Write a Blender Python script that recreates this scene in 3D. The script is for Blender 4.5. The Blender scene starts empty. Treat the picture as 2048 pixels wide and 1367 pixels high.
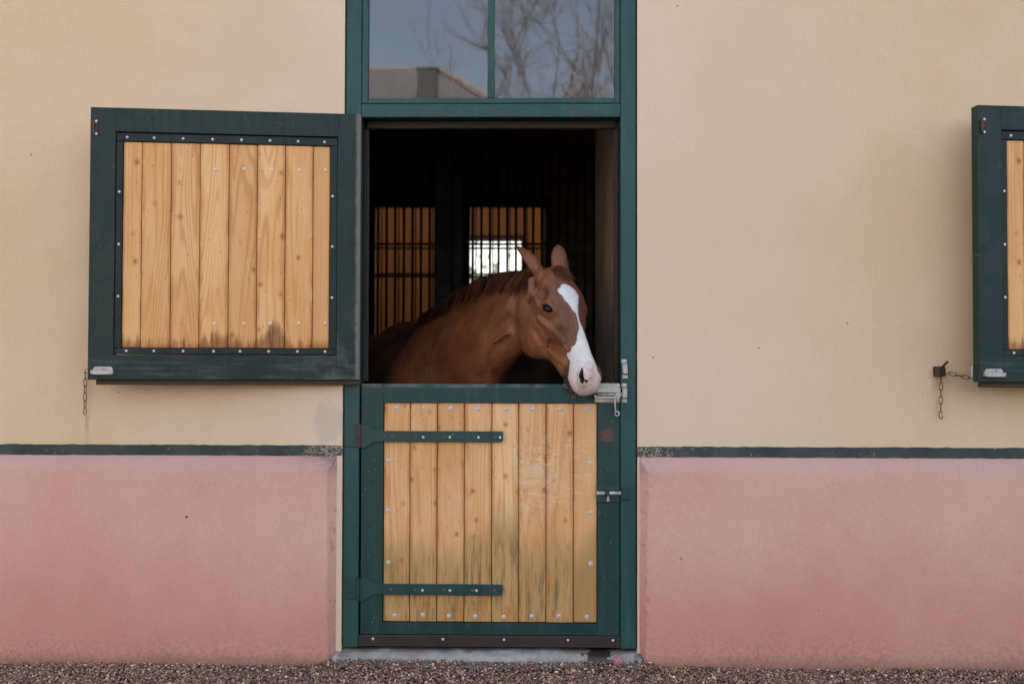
import bpy, bmesh, math, random
import numpy as np
from mathutils import Vector, Matrix, Euler
random.seed(7)
R = math.radians
scene = bpy.context.scene
COL = scene.collection

# ---------------------------------------------------------------- camera, sky, sun, exposure
CAM_POS = Vector((0.0, -4.525, 1.355))
cam_d = bpy.data.cameras.new("camera")
cam = bpy.data.objects.new("camera", cam_d)
COL.objects.link(cam)
cam_d.sensor_width = 36.0
cam_d.lens = 35.0
cam_d.clip_start = 0.05
cam_d.clip_end = 2000.0
def _cam_matrix(pitch, yaw, roll):
    cp, sp = math.cos(pitch), math.sin(pitch)
    f = Vector((-math.sin(yaw)*cp, math.cos(yaw)*cp, sp))
    r = Vector((math.cos(yaw), math.sin(yaw), 0))
    u = r.cross(f)
    r2 = r*math.cos(roll) + u*math.sin(roll)
    u2 = u*math.cos(roll) - r*math.sin(roll)
    m = Matrix((( r2.x, u2.x, -f.x, CAM_POS.x), (r2.y, u2.y, -f.y, CAM_POS.y), (r2.z, u2.z, -f.z, CAM_POS.z), (0, 0, 0, 1)))
    return m
cam.matrix_world = _cam_matrix(R(1.25), R(0.9), 0.0025)
cam_d.dof.use_dof = True
cam_d.dof.focus_distance = 4.40
cam_d.dof.aperture_fstop = 2.0
scene.camera = cam

SUN_EL, SUN_AZ = R(40), R(12)          # the sun stands behind the stable: its front is in open shade
world = bpy.data.worlds.new("World"); scene.world = world
world.use_nodes = True
wn = world.node_tree; wn.nodes.clear()
sky = wn.nodes.new('ShaderNodeTexSky'); sky.sky_type = 'NISHITA'; sky.sun_disc = False
sky.sun_elevation = SUN_EL; sky.sun_rotation = SUN_AZ
sky.air_density = 1.0; sky.dust_density = 3.0; sky.ozone_density = 0.6
hs = wn.nodes.new('ShaderNodeHueSaturation'); hs.inputs['Saturation'].default_value = 0.6
bg = wn.nodes.new('ShaderNodeBackground'); bg.inputs['Strength'].default_value = 0.15
wo = wn.nodes.new('ShaderNodeOutputWorld')
wn.links.new(sky.outputs[0], hs.inputs['Color']); wn.links.new(hs.outputs[0], bg.inputs[0]); wn.links.new(bg.outputs[0], wo.inputs[0])
sun_d = bpy.data.lights.new("sun", 'SUN'); sun_d.energy = 3.0; sun_d.angle = R(0.5); sun_d.color = (1.0, 0.93, 0.84)
sun = bpy.data.objects.new("sun", sun_d); COL.objects.link(sun)
# direction towards the sun: azimuth measured from +Y
sd = Vector((math.sin(SUN_AZ)*math.cos(SUN_EL), math.cos(SUN_AZ)*math.cos(SUN_EL), math.sin(SUN_EL)))
sun.rotation_euler = sd.to_track_quat('Z', 'Y').to_euler()
scene.view_settings.view_transform = 'Standard'; scene.view_settings.look = 'None'
scene.view_settings.gamma = 1.0
scene.view_settings.exposure = 1.95
scene.cycles.use_denoising = True
scene.cycles.max_bounces = 10; scene.cycles.diffuse_bounces = 6; scene.cycles.caustics_reflective = False; scene.cycles.caustics_refractive = False

# ---------------------------------------------------------------- helpers
def tag(o, label=None, cat=None, group=None, kind=None):
    if label: o['label'] = label
    if cat: o['category'] = cat
    if group: o['group'] = group
    if kind: o['kind'] = kind
    return o
def empty(name, loc=(0, 0, 0), rz=0.0):
    o = bpy.data.objects.new(name, None); COL.objects.link(o)
    o.location = loc; o.rotation_euler = (0, 0, rz); o.empty_display_size = 0.1
    return o
def link(name, me, mat=None, parent=None, loc=None):
    o = bpy.data.objects.new(name, me); COL.objects.link(o)
    if mat is not None and not me.materials: me.materials.append(mat)
    if parent is not None: o.parent = parent
    if loc is not None: o.location = loc
    return o
def obj(name, bm, mat, parent=None, smooth=False, loc=None):
    me = bpy.data.meshes.new(name)
    bm.normal_update()
    bm.to_mesh(me); bm.free()
    if smooth:
        me.polygons.foreach_set('use_smooth', [True]*len(me.polygons))
    return link(name, me, mat, parent, loc)
def children(o): return [c for c in COL.objects if c.parent is o]
def copy_tree(o, parent=None):
    c = o.copy(); COL.objects.link(c); c.parent = parent
    for ch in children(o): copy_tree(ch, c)
    return c
def box(bm, x0, x1, y0, y1, z0, z1, bev=0.0, seg=1):
    vs = [bm.verts.new((x, y, z)) for x in (x0, x1) for y in (y0, y1) for z in (z0, z1)]
    fs = [(0,1,3,2),(4,6,7,5),(0,4,5,1),(2,3,7,6),(0,2,6,4),(1,5,7,3)]
    faces = [bm.faces.new([vs[i] for i in f]) for f in fs]
    if bev > 0:
        eds = list({e for f in faces for e in f.edges})
        bmesh.ops.bevel(bm, geom=eds, offset=bev, segments=seg, affect='EDGES', profile=0.5)
    return bm
def boxes(*specs, bev=0.0):
    bm = bmesh.new()
    for s in specs: box(bm, *s[:6], bev=(s[6] if len(s) > 6 else bev))
    return bm
def prism(bm, poly, y0, y1, bev=0.0):
    """polygon in x,z extruded from y0 (front) to y1"""
    a = [bm.verts.new((x, y0, z)) for x, z in poly]; b = [bm.verts.new((x, y1, z)) for x, z in poly]
    n = len(poly); faces = [bm.faces.new(a), bm.faces.new(b[::-1])]
    for i in range(n):
        j = (i+1) % n; faces.append(bm.faces.new((a[j], a[i], b[i], b[j])))
    bmesh.ops.recalc_face_normals(bm, faces=faces)
    if bev > 0:
        eds = [e for e in faces[0].edges]
        bmesh.ops.bevel(bm, geom=eds, offset=bev, segments=1, affect='EDGES')
    return bm
def tube(bm, pts, rad, seg=8, closed=False, cap=True):
    pts = [Vector(p) for p in pts]; n = len(pts)
    rads = rad if isinstance(rad, (list, tuple)) else [rad]*n
    rings = []; prev = None
    for i, p in enumerate(pts):
        if closed: t = (pts[(i+1) % n] - pts[i-1])
        else: t = pts[min(i+1, n-1)] - pts[max(i-1, 0)]
        t = t.normalized() if t.length > 1e-9 else Vector((0, 0, 1))
        if prev is None:
            a = Vector((0, 0, 1)) if abs(t.z) < .9 else Vector((1, 0, 0))
            u = t.cross(a).normalized()
        else:
            u = (prev - t*prev.dot(t)).normalized()
        prev = u; v = t.cross(u)
        rings.append([bm.verts.new(p + (u*math.cos(2*math.pi*k/seg) + v*math.sin(2*math.pi*k/seg))*rads[i]) for k in range(seg)])
    m = n if closed else n-1
    for i in range(m):
        a, b = rings[i], rings[(i+1) % n]
        off = 0
        if closed and i == n-1:
            off = min(range(seg), key=lambda s: (a[0].co - b[s].co).length)
        for k in range(seg):
            bm.faces.new((a[k], a[(k+1) % seg], b[(k+1+off) % seg], b[(k+off) % seg]))
    if cap and not closed:
        bm.faces.new(rings[0][::-1]); bm.faces.new(rings[-1])
    return bm
def disc_head(bm, x, y, z, r, h, seg=12, hexr=0.0):
    """a round screw head proud of a surface facing -Y"""
    prof = [(1.0, 0), (1.0, .35), (.8, .8), (.45, 1.0), (.0, 1.0)]
    rings = []
    for rr, hh in prof[:-1]:
        rings.append([bm.verts.new((x + r*rr*math.cos(2*math.pi*k/seg), y - h*hh, z + r*rr*math.sin(2*math.pi*k/seg))) for k in range(seg)])
    for a, b in zip(rings, rings[1:]):
        for k in range(seg): bm.faces.new((a[k], a[(k+1) % seg], b[(k+1) % seg], b[k]))
    bm.faces.new(rings[-1])
    bmesh.ops.recalc_face_normals(bm, faces=bm.faces[:])
    return bm

# ---- node helper
class NT:
    def __init__(s, name, rough=0.6):
        s.m = bpy.data.materials.new(name); s.m.use_nodes = True
        s.t = s.m.node_tree; s.t.nodes.clear()
        s.out = s.t.nodes.new('ShaderNodeOutputMaterial')
        s.b = s.t.nodes.new('ShaderNodeBsdfPrincipled')
        s.t.links.new(s.b.outputs[0], s.out.inputs[0])
        s.b.inputs['Roughness'].default_value = rough
        s._tc = None
    def n(s, typ, ins=None, **props):
        nd = s.t.nodes.new('ShaderNode' + typ)
        for k, v in props.items(): setattr(nd, k, v)
        for k, v in (ins or {}).items(): s.set(nd.inputs[k], v)
        return nd
    def set(s, sock, v):
        if isinstance(v, bpy.types.NodeSocket): s.t.links.new(v, sock)
        elif isinstance(v, tuple) and len(v) == 3 and sock.type == 'RGBA': sock.default_value = (*v, 1)
        else: sock.default_value = v
    def p(s, **kw):
        for k, v in kw.items(): s.set(s.b.inputs[k.replace('_', ' ')], v)
        return s
    @property
    def obj(s):
        if s._tc is None: s._tc = s.n('TexCoord')
        return s._tc.outputs['Object']
    def map(s, scale=(1, 1, 1), loc=(0, 0, 0), vec=None):
        return s.n('Mapping', {'Vector': vec or s.obj, 'Scale': scale, 'Location': loc}).outputs[0]
    def noise(s, scale=5, detail=4, rough=.55, vec=None, dist=0.0):
        return s.n('TexNoise', {'Vector': vec or s.obj, 'Scale': scale, 'Detail': detail, 'Roughness': rough, 'Distortion': dist}).outputs['Fac']
    def vor(s, scale=5, vec=None, feature='F1', rnd=1.0, out='Distance'):
        return s.n('TexVoronoi', {'Vector': vec or s.obj, 'Scale': scale, 'Randomness': rnd}, feature=feature).outputs[out]
    def ramp(s, fac, a, b, lo=0.0, hi=1.0, smooth=True):
        return s.n('MapRange', {'Value': fac, 'From Min': a, 'From Max': b, 'To Min': lo, 'To Max': hi}, interpolation_type='SMOOTHSTEP' if smooth else 'LINEAR').outputs[0]
    def mix(s, fac, a, b, mode='MIX'):
        nd = s.n('Mix', data_type='RGBA', blend_type=mode)
        s.set(nd.inputs[0], fac); s.set(nd.inputs[6], a); s.set(nd.inputs[7], b)
        return nd.outputs[2]
    def math(s, op, a, b=0.0):
        nd = s.n('Math', operation=op); s.set(nd.inputs[0], a); s.set(nd.inputs[1], b); return nd.outputs[0]
    def mul(s, a, b): return s.math('MULTIPLY', a, b)
    def add(s, a, b): return s.math('ADD', a, b)
    def sep(s, vec=None):
        nd = s.n('SeparateXYZ', {0: vec or s.obj}); return nd.outputs
    def attr(s, name, out='Fac'): return s.n('Attribute', attribute_name=name).outputs[out]
    def band(s, v, c, w):
        """1 at c falling to 0 at distance w"""
        return s.ramp(s.math('ABSOLUTE', s.math('SUBTRACT', v, c)), 0.0, w, 1.0, 0.0)
    def bump(s, h, strength=.3, dist=.002, normal=None):
        ins = {'Height': h, 'Strength': strength, 'Distance': dist}
        if normal is not None: ins['Normal'] = normal
        nd = s.n('Bump', ins); return nd.outputs[0]
def rgb(r, g, b):
    """sRGB 0-255 to linear"""
    f = lambda c: (c/255)/12.92 if c/255 <= .04045 else ((c/255+.055)/1.055)**2.4
    return (f(r), f(g), f(b))
# ---------------------------------------------------------------- materials
def vor2(t, scale, sx=1.0, sz=1.0, ox=0.0, oz=0.0, vec=None, color=False):
    q = t.sep(vec)
    v = t.n('CombineXYZ', {0: t.add(t.mul(q[0], sx), ox), 1: t.add(t.mul(q[2], sz), oz), 2: 0.0}).outputs[0]
    nd = t.n('TexVoronoi', {'Vector': v, 'Scale': scale, 'Randomness': 1.0}, feature='F1', voronoi_dimensions='2D')
    return (nd.outputs['Distance'], nd.outputs['Color']) if color else nd.outputs['Distance']
def m_plaster(name, col, col2, patch=None, scale=1.0, bumpk=.5):
    t = NT(name, .92)
    big = t.noise(1.3, 5, .6); mid = t.noise(7, 5, .6, dist=.4)
    fine = t.noise(260*scale, 3, .6); grain = t.noise(95*scale, 4, .65)
    c = t.mix(t.ramp(big, .35, .68), col, col2)
    dk = tuple(x*.86 for x in col2)
    c = t.mix(t.mul(t.ramp(mid, .52, .78), .20), c, dk)
    c = t.mix(t.mul(t.ramp(grain, .42, .70), .26), c, tuple(x*.76 for x in col2))
    c = t.mix(t.mul(t.ramp(fine, .52, .72), .22), c, tuple(x*.66 for x in col2))
    # faint vertical water runs and pale rubbed places
    run = t.noise(1.0, 4, .6, vec=t.map((9, 9, .55)))
    c = t.mix(t.mul(t.ramp(run, .58, .80), .12), c, tuple(x*.80 for x in col2))
    # pock marks
    v = t.vor(3.1)
    c = t.mix(t.mul(t.ramp(v, .022, .012), .7), c, tuple(x*.40 for x in col))
    v2 = t.vor(9.0, vec=t.map(loc=(3, 7, 1)))
    c = t.mix(t.mul(t.ramp(v2, .03, .015), .25), c, tuple(x*.5 for x in col))
    if patch: c = patch(t, c)
    h = t.add(t.mul(fine, .5), t.mul(grain, .9))
    h2 = t.add(h, t.mul(t.noise(2.2, 3), 3.5))
    t.p(Base_Color=c, Normal=t.bump(h2, bumpk, .004))
    t.b.inputs['Specular IOR Level'].default_value = .25
    return t.m
def wall_patch(t, c):
    x, y, z = t.sep()[0], t.sep()[1], t.sep()[2]
    nz = t.noise(22, 4, .7)
    # lens falloff and grade painted in: render paler, greyer round the doorway
    vignette = t.ramp(t.add(t.math('ABSOLUTE', t.add(x, .1)), t.mul(t.noise(1.6, 3), .7)), 2.3, .9)
    c = t.mix(t.mul(vignette, .55), c, rgb(227, 208, 189))
    # greyish washed patch left of the door post
    d = t.add(t.math('POWER', t.mul(t.add(x, .905), 12.0), 2.0), t.math('POWER', t.mul(t.add(z, -1.085), 9.0), 2.0))
    m = t.ramp(t.add(d, t.mul(t.add(nz, -.5), 2.6)), 1.0, .35)
    c = t.mix(t.mul(m, .36), c, (.40, .40, .39))
    # rust run under the iron catch and below the hanging chain, a few dark specks
    rn = t.noise(1.0, 4, .6, vec=t.map((60, 60, 5)))
    for rx, rz, w in ((1.850, 1.30, .030), (-2.013, 1.12, .016)):
        rr = t.mul(t.mul(t.band(x, rx, w), t.ramp(z, rz+.002, rz-.01)), t.ramp(z, rz-.26, rz))
        c = t.mix(t.mul(t.mul(rr, t.ramp(rn, .38, .62)), .42), c, (.24, .13, .065))
    sp = vor2(t, 2.3, 1, 1, 4.4, 1.7)
    c = t.mix(t.mul(t.mul(t.ramp(sp, .012, .007), t.ramp(t.noise(1.9, 2), .56, .60)), .7), c, (.10, .075, .055))
    return c
def plinth_patch(t, c):
    s = t.sep(); x, z = s[0], s[2]
    nz = t.noise(30, 4, .7); nb = t.noise(5, 4, .6)
    # greyer bevel, worn corners by the door
    bev = t.ramp(z, .862, .876)
    c = t.mix(t.mul(bev, .33), c, (.36, .27, .27))
    e1 = t.ramp(t.math('ABSOLUTE', t.add(x, .17)), 1.02, .735)
    e = t.mul(e1, t.ramp(z, .80, .93))
    c = t.mix(t.mul(t.mul(e, t.ramp(nb, .35, .7)), .85), c, (.22, .14, .115))
    e2 = t.mul(t.ramp(t.math('ABSOLUTE', t.add(x, .17)), .745, .70), t.ramp(nz, .54, .66))
    c = t.mix(t.mul(e2, .6), c, (.40, .16, .09))
    w = t.mul(t.mul(t.ramp(t.math('ABSOLUTE', t.add(x, .17)), .80, .72), t.ramp(z, .85, .89)), t.ramp(t.noise(40, 3, .6, vec=t.map(loc=(2, 0, 5))), .52, .60))
    c = t.mix(t.mul(w, .7), c, (.42, .42, .41))
    # redder and darker towards the bottom
    lower_mix = t.ramp(t.add(z, t.mul(t.add(nb, -.5), .35)), .66, .10)
    c = t.mix(t.mul(lower_mix, .45), c, rgb(180, 114, 102))
    hole = t.math('POWER', t.add(t.math('POWER', t.add(x, 1.535), 2.0), t.math('POWER', t.add(z, -.662), 2.0)), .5)
    c = t.mix(t.ramp(t.add(hole, t.mul(nz, .004)), .0085, .0060), c, (.03, .02, .018))
    # splash dirt just above the gravel
    sp = t.mul(t.ramp(t.add(z, t.mul(nb, .22)), .34, .06), t.ramp(t.noise(55, 4, .7), .42, .62))
    c = t.mix(t.mul(sp, .38), c, (.15, .085, .065))
    c = t.mix(t.mul(t.ramp(t.add(z, t.mul(nb, .05)), .10, .02), .6), c, (.17, .09, .07))
    return c
M = {}
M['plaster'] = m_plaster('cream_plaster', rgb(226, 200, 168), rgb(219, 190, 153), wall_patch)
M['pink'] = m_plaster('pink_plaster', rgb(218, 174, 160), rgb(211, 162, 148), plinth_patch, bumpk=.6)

def m_band():
    t = NT('band_paint', .75)
    x = t.sep()[0]
    g = t.noise(170, 3, .7); g2 = t.noise(28, 4, .6)
    near = t.ramp(t.math('ABSOLUTE', t.add(x, .17)), 1.00, .66)
    th = t.add(t.mul(near, .20), t.mul(t.add(g2, -.5), .55))
    worn = t.ramp(t.add(g, th), .66, .74)
    c = t.mix(t.ramp(t.noise(6, 4), .3, .7), (.022, .038, .038), (.045, .066, .064))
    c = t.mix(worn, c, (.36, .30, .21))
    t.p(Base_Color=c, Normal=t.bump(t.noise(200, 3), .4, .003))
    return t.m
M['band'] = m_band()

def m_paint(name, c1, c2, chips=.5, streak=True, extra=None, rough=.42, spec=.4):
    t = NT(name, rough)
    big = t.noise(2.5, 5, .6); run = t.noise(1.0, 4, .62, vec=t.map((26, 26, 2.2))); grain = t.noise(1.0, 3, .6, vec=t.map((160, 160, 9)))
    c = t.mix(t.ramp(big, .30, .70), c1, c2)
    c = t.mix(t.mul(t.ramp(run, .50, .78), .35), c, tuple(min(1, x*1.9+.012) for x in c2))
    # rubbed, chalky film
    film = t.noise(9, 6, .68, dist=.6)
    c = t.mix(t.mul(t.ramp(film, .52, .78), .30), c, (.060, .100, .098))
    # small chips down to pale primer and wood
    v = vor2(t, 30, 1, .7); pick = t.noise(4.5, 4, .8, vec=t.map(loc=(5, 1, 2)))
    v3 = vor2(t, 12, 1, .6, 2, 9)
    sz_ = t.noise(90, 2); v = t.add(v, t.mul(t.add(sz_, -.5), .12))
    ch = t.mul(t.ramp(v, .085, .055), t.ramp(pick, .60-.18*chips, .70-.18*chips))
    v3 = t.add(v3, t.mul(t.add(sz_, -.5), .06))
    ch2 = t.mul(t.ramp(v3, .052, .034), t.ramp(t.noise(2.1, 3), .46, .52))
    chip = t.math('MAXIMUM', ch, t.mul(ch2, chips))
    c = t.mix(t.mul(chip, .50), c, (.24, .25, .20))
    sc = t.noise(1.0, 2, .5, vec=t.map((120, 120, 14), loc=(4, 4, 4)), dist=1.2)
    c = t.mix(t.mul(t.ramp(sc, .735, .76), .35), c, (.22, .25, .23))
    if extra: c = extra(t, c)
    t.b.inputs['Specular IOR Level'].default_value = spec
    r = t.ramp(film, .4, .75, rough, rough+.3)
    t.p(Base_Color=c, Roughness=r, Normal=t.bump(t.add(t.mul(grain, .7), t.add(t.mul(chip, -.8), t.mul(big, 1.5))), .35, .0016))
    return t.m
def door_extra(t, c):
    s = t.sep(); x, z = s[0], s[2]
    n = t.noise(1.0, 6, .75, vec=t.map((26, 26, 62)))
    m = t.mul(t.band(x, .368, .060), t.band(z, 1.025, .085))
    c = t.mix(t.ramp(t.add(m, t.mul(t.add(n, -.5), 2.6)), .52, .60), c, (.105, .048, .034))
    # pale worn arris on the top rail
    tp = t.mul(t.ramp(z, 1.238, 1.254), t.ramp(t.noise(14, 4), .35, .65))
    c = t.mix(t.mul(tp, .55), c, (.15, .15, .13))
    return c
def shutter_extra(t, c):
    s = t.sep(); x, z = s[0], s[2]
    n = t.noise(11, 5, .65)
    m = t.ramp(t.add(x, t.mul(n, .03)), 1.168, 1.186)
    c = t.mix(t.mul(m, .7), c, (.22, .19, .15))
    # scuffed lower hinge corner
    k = t.mul(t.ramp(x, .70, 1.12), t.ramp(z, 1.62, 1.36))
    c = t.mix(t.mul(t.mul(k, t.ramp(n, .40, .68)), .55), c, (.13, .135, .12))
    # lighter film along the bottom rail, dark run marks on the top rail
    k2 = t.mul(t.ramp(z, 1.40, 1.36), t.ramp(t.noise(1.0, 4, .6, vec=t.map((5, 5, 40))), .45, .7))
    c = t.mix(t.mul(k2, .35), c, (.11, .145, .145))
    dr = t.mul(t.band(x, .62, .16), t.band(z, 2.42, .06))
    c = t.mix(t.mul(t.mul(dr, t.ramp(t.noise(1.0, 3, .5, vec=t.map((22, 22, 5))), .50, .62)), .7), c, (.010, .018, .018))
    return c
M['green_frame'] = m_paint('green_frame_paint', (.009, .055, .056), (.014, .072, .072), .30)
M['green_door'] = m_paint('green_door_paint', (.005, .033, .031), (.008, .045, .043), .45, extra=door_extra)
M['green_shutter'] = m_paint('green_shutter_paint', (.006, .022, .020), (.011, .032, .030), .12, extra=shutter_extra, spec=.28)
M['green_iron'] = m_paint('green_iron_paint', (.009, .042, .040), (.014, .056, .053), .25, rough=.36)
M['green_bead'] = m_paint('green_bead_paint', (.006, .017, .017), (.010, .023, .023), .1, spec=.28)

def m_wood(name, kind):
    """boards run along local z; 'pid' holds one random number per board"""
    t = NT(name, .55)
    pid = t.attr('pid')
    off = t.n('CombineXYZ', {0: t.mul(pid, 7.3), 1: t.mul(pid, 3.1), 2: t.mul(pid, 11.7)}).outputs[0]
    co = t.n('VectorMath', {0: t.obj, 1: off}, operation='ADD').outputs[0]
    wob = t.noise(1.0, 3, .5, vec=t.map((7, 7, 1.6), vec=co))
    # flat-sawn figure: contour lines of a long smooth field
    s = t.n('SeparateXYZ', {0: co}).outputs
    fld = t.noise(1.0, 1.5, .45, vec=t.map((7.5, 7.5, .62), vec=co), dist=.25)
    ring = t.math('SINE', t.mul(t.add(fld, t.mul(wob, .05)), 120.0))
    ring = t.ramp(ring, -.2, 1.0)
    fib = t.noise(1.0, 4, .65, vec=t.map((210, 210, 5), vec=co))
    blot = t.noise(1.0, 4, .6, vec=t.map((9, 9, 2.4), vec=co))
    if kind == 'shutter':
        a, b, d = rgb(240, 194, 136), rgb(228, 170, 106), rgb(176, 108, 52)
    else:
        a, b, d = rgb(240, 198, 148), rgb(228, 176, 118), rgb(178, 112, 56)
    c = t.mix(t.ramp(blot, .30, .72), a, b)
    c = t.mix(t.mul(t.ramp(pid, .0, 1.0, 0, 1, False), .30), c, d)
    c = t.mix(t.mul(t.mul(ring, t.ramp(t.noise(1.0, 2, .5, vec=t.map((6, 6, 1.2), vec=co, loc=(9, 3, 1))), .35, .62, .2, 1)), .36), c, d)
    bx = t.math('ABSOLUTE', t.attr('bx'))
    c = t.mix(t.mul(t.mul(t.ramp(bx, .66, 1.0), t.ramp(t.noise(1.0, 4, .65, vec=t.map((20, 20, 3.5), vec=co)), .32, .62)), .80), c, d)
    c = t.mix(t.mul(t.ramp(fib, .48, .78), .28), c, d)
    c = t.mix(t.mul(t.ramp(t.noise(1.0, 4, .7, vec=t.map((26, 26, 9), vec=co)), .60, .78), .35), c, d)
    # knots
    kdist, kcol = vor2(t, 10.0, 1.0, .82, vec=co, color=True)
    kcs = t.n('SeparateColor', {0: kcol}).outputs
    keep = t.mul(t.ramp(kcs[0], *((.74, .77) if kind == 'shutter' else (.48, .51))), t.ramp(kcs[2], 0, .7, .35, 1.0))
    size = t.mul(kcs[1], .030)
    kd = t.math('SUBTRACT', t.add(kdist, t.mul(t.add(t.noise(40, 3), -.5), .03)), size)
    kn = t.mul(t.ramp(kd, .050, .030), keep)
    halo = t.mul(t.ramp(kd, .19, .04), keep)
    c = t.mix(t.mul(halo, .45), c, d)
    kring = t.ramp(t.math('SINE', t.mul(kd, 520.0)), -.4, .8)
    c = t.mix(t.mul(t.mul(t.ramp(kd, .13, .05), keep), t.mul(kring, .30)), c, rgb(120, 70, 34))
    c = t.mix(t.mul(kn, .45 if kind == 'shutter' else .55), c, rgb(104, 60, 30))
    # resin pin knots
    pk = vor2(t, 11, 1, .8, 3, 2, vec=co)
    c = t.mix(t.mul(t.ramp(pk, .034, .018), .7), c, rgb(74, 44, 24))
    so = t.sep(); x, z = so[0], so[2]
    n1 = t.noise(1.0, 5, .7, vec=t.map((46, 46, 5), vec=co)); n2 = t.noise(4, 4, .6)
    if kind == 'shutter':
        # damp burnt-brown staining at the board ends
        lift = t.add(t.mul(t.add(n1, -.5), .17), t.mul(t.band(x, .80, .085), .085))
        lift = t.add(lift, t.mul(t.band(x, .545, .10), .035))
        m = t.ramp(t.math('SUBTRACT', z, lift), 1.474, 1.418)
        c = t.mix(t.mul(m, .75), c, rgb(126, 72, 32))
        m2 = t.mul(t.ramp(t.math('SUBTRACT', z, lift), 1.438, 1.400), t.ramp(n1, .50, .68))
        c = t.mix(t.mul(m2, .65), c, rgb(66, 42, 26))
        ed = t.mul(t.ramp(x, .150, .136), t.ramp(n1, .40, .60))
        c = t.mix(t.mul(ed, .7), c, rgb(96, 54, 26))
    else:
        # greyed and damp-darkened lower half
        z = t.add(z, t.mul(t.add(pid, -.5), .20))
        lo = t.ramp(t.add(z, t.mul(t.add(n1, -.5), .42)), .66, .46)
        c = t.mix(t.mul(lo, .70), c, rgb(172, 136, 82))
        gr = t.mul(t.ramp(t.add(z, t.mul(t.add(n1, -.5), .5)), .70, .42), t.ramp(n1, .44, .66))
        c = t.mix(t.mul(gr, .78), c, rgb(108, 92, 62))
        gr2 = t.mul(t.ramp(z, .66, .5), t.ramp(t.noise(1.0, 4, .7, vec=t.map((90, 90, 2.2), vec=co)), .58, .68))
        c = t.mix(t.mul(gr2, .6), c, rgb(66, 54, 38))
        og = t.mul(t.ramp(z, .5, .28), t.ramp(t.noise(1.0, 3, .6, vec=t.map((16, 16, 4), vec=co, loc=(2, 2, 2))), .52, .64))
        c = t.mix(t.mul(og, .6), c, rgb(178, 112, 36))
        # pale chewed and scraped area towards the latch side
        sc = t.noise(1.0, 6, .72, vec=t.map((20, 20, 52)), dist=1.4); area = t.mul(t.band(x, .10, .30), t.band(z, .92, .24))
        m = t.mul(t.ramp(area, .03, .45), t.ramp(t.add(sc, t.mul(t.add(n2, -.5), .6)), .46, .64))
        c = t.mix(t.mul(m, .50), c, rgb(232, 206, 178))
        ar2 = t.mul(t.band(x, .05, .16), t.band(z, .78, .12))
        c = t.mix(t.mul(t.mul(ar2, t.ramp(sc, .42, .60)), .42), c, rgb(230, 204, 176))
    h = t.add(t.mul(fib, .6), t.mul(ring, .5))
    t.p(Base_Color=c, Roughness=t.ramp(fib, .3, .7, .48, .66), Normal=t.bump(h, .25, .0012))
    t.b.inputs['Specular IOR Level'].default_value = .35
    return t.m
M['wood_shutter'] = m_wood('shutter_boards', 'shutter')
M['wood_door'] = m_wood('door_boards', 'door')

def m_simple(name, col, rough=.6, metal=0.0, var=.25, scale=20, bump=.2, col2=None, spec=.5):
    t = NT(name, rough)
    n = t.noise(scale, 5, .6)
    c = t.mix(t.ramp(n, .3, .7), col, col2 or tuple(x*(1-var) for x in col))
    t.p(Base_Color=c, Metallic=metal, Roughness=t.ramp(n, .3, .7, rough*.85, min(1, rough*1.2)), Normal=t.bump(t.noise(scale*5, 4), bump, .002))
    t.b.inputs['Specular IOR Level'].default_value = spec
    return t.m
M['zinc'] = m_simple('galvanised_screw', (.74, .74, .72), .45, .35, .3, 120, .1)
M['washer'] = m_simple('pale_washer', (.66, .65, .62), .5, .2, .3, 120, .1)
M['rust_screw'] = m_simple('rusty_screw', (.20, .12, .08), .8, .0, .5, 90, .3)
M['galv'] = m_simple('galvanised_steel', (.46, .455, .44), .42, .45, .35, 45, .12, col2=(.40, .385, .36))
M['white_worn'] = m_simple('worn_white_steel', (.62, .62, .61), .5, .2, .5, 60, .2, col2=(.30, .29, .27))
M['iron'] = m_simple('dark_iron', (.035, .030, .026), .55, .5, .4, 60, .3, col2=(.075, .05, .035))
M['chain'] = m_simple('chain_iron', (.13, .10, .085), .5, .5, .4, 80, .3, col2=(.16, .095, .06))
M['rust'] = m_simple('rust', (.13, .06, .040), .85, .0, .5, 120, .5, col2=(.06, .03, .022))
M['brown_plastic'] = m_simple('brown_ribbed_plastic', (.040, .026, .022), .5, .0, .3, 14, .1)
M['rubber'] = m_simple('dark_wood_strip', (.040, .028, .018), .7, .0, .5, 12, .4, col2=(.075, .050, .028))
M['stop'] = m_simple('dark_stop_wood', (.012, .013, .010), .75, .0, .4, 14, .4, col2=(.045, .027, .014))
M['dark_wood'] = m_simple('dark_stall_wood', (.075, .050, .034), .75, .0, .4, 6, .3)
M['far_front'] = m_simple('far_front_boards', (.26, .17, .11), .8, .0, .4, 5, .2)
M['dark_iron_bar'] = m_simple('black_bar_iron', (.018, .017, .016), .5, .3, .3, 40, .1)
M['post_steel'] = m_simple('dark_post', (.035, .034, .034), .6, .2, .3, 10, .1)
M['stall_plaster'] = m_simple('stall_plaster', (.56, .42, .29), .9, .0, .35, 3, .3)
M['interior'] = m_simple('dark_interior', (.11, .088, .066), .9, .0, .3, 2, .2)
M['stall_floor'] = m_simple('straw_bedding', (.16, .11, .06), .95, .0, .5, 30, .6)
M['roof'] = m_simple('roof_tiles', (.24, .12, .085), .85, .0, .3, 8, .4)
M['house_roof'] = m_simple('grey_roof', (.24, .205, .19), .8, .0, .18, 4, .3)
M['house_wall'] = m_simple('house_render', (.55, .46, .36), .9, .0, .12, 3, .2)
M['chimney'] = m_simple('chimney_render', (.105, .102, .10), .9, .0, .2, 5, .2)
M['ridge'] = m_simple('ridge_tiles', (.50, .34, .24), .8, .0, .2, 9, .2)
M['bark'] = m_simple('bare_bark', (.20, .145, .11), .9, .0, .35, 9, .3)
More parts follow.
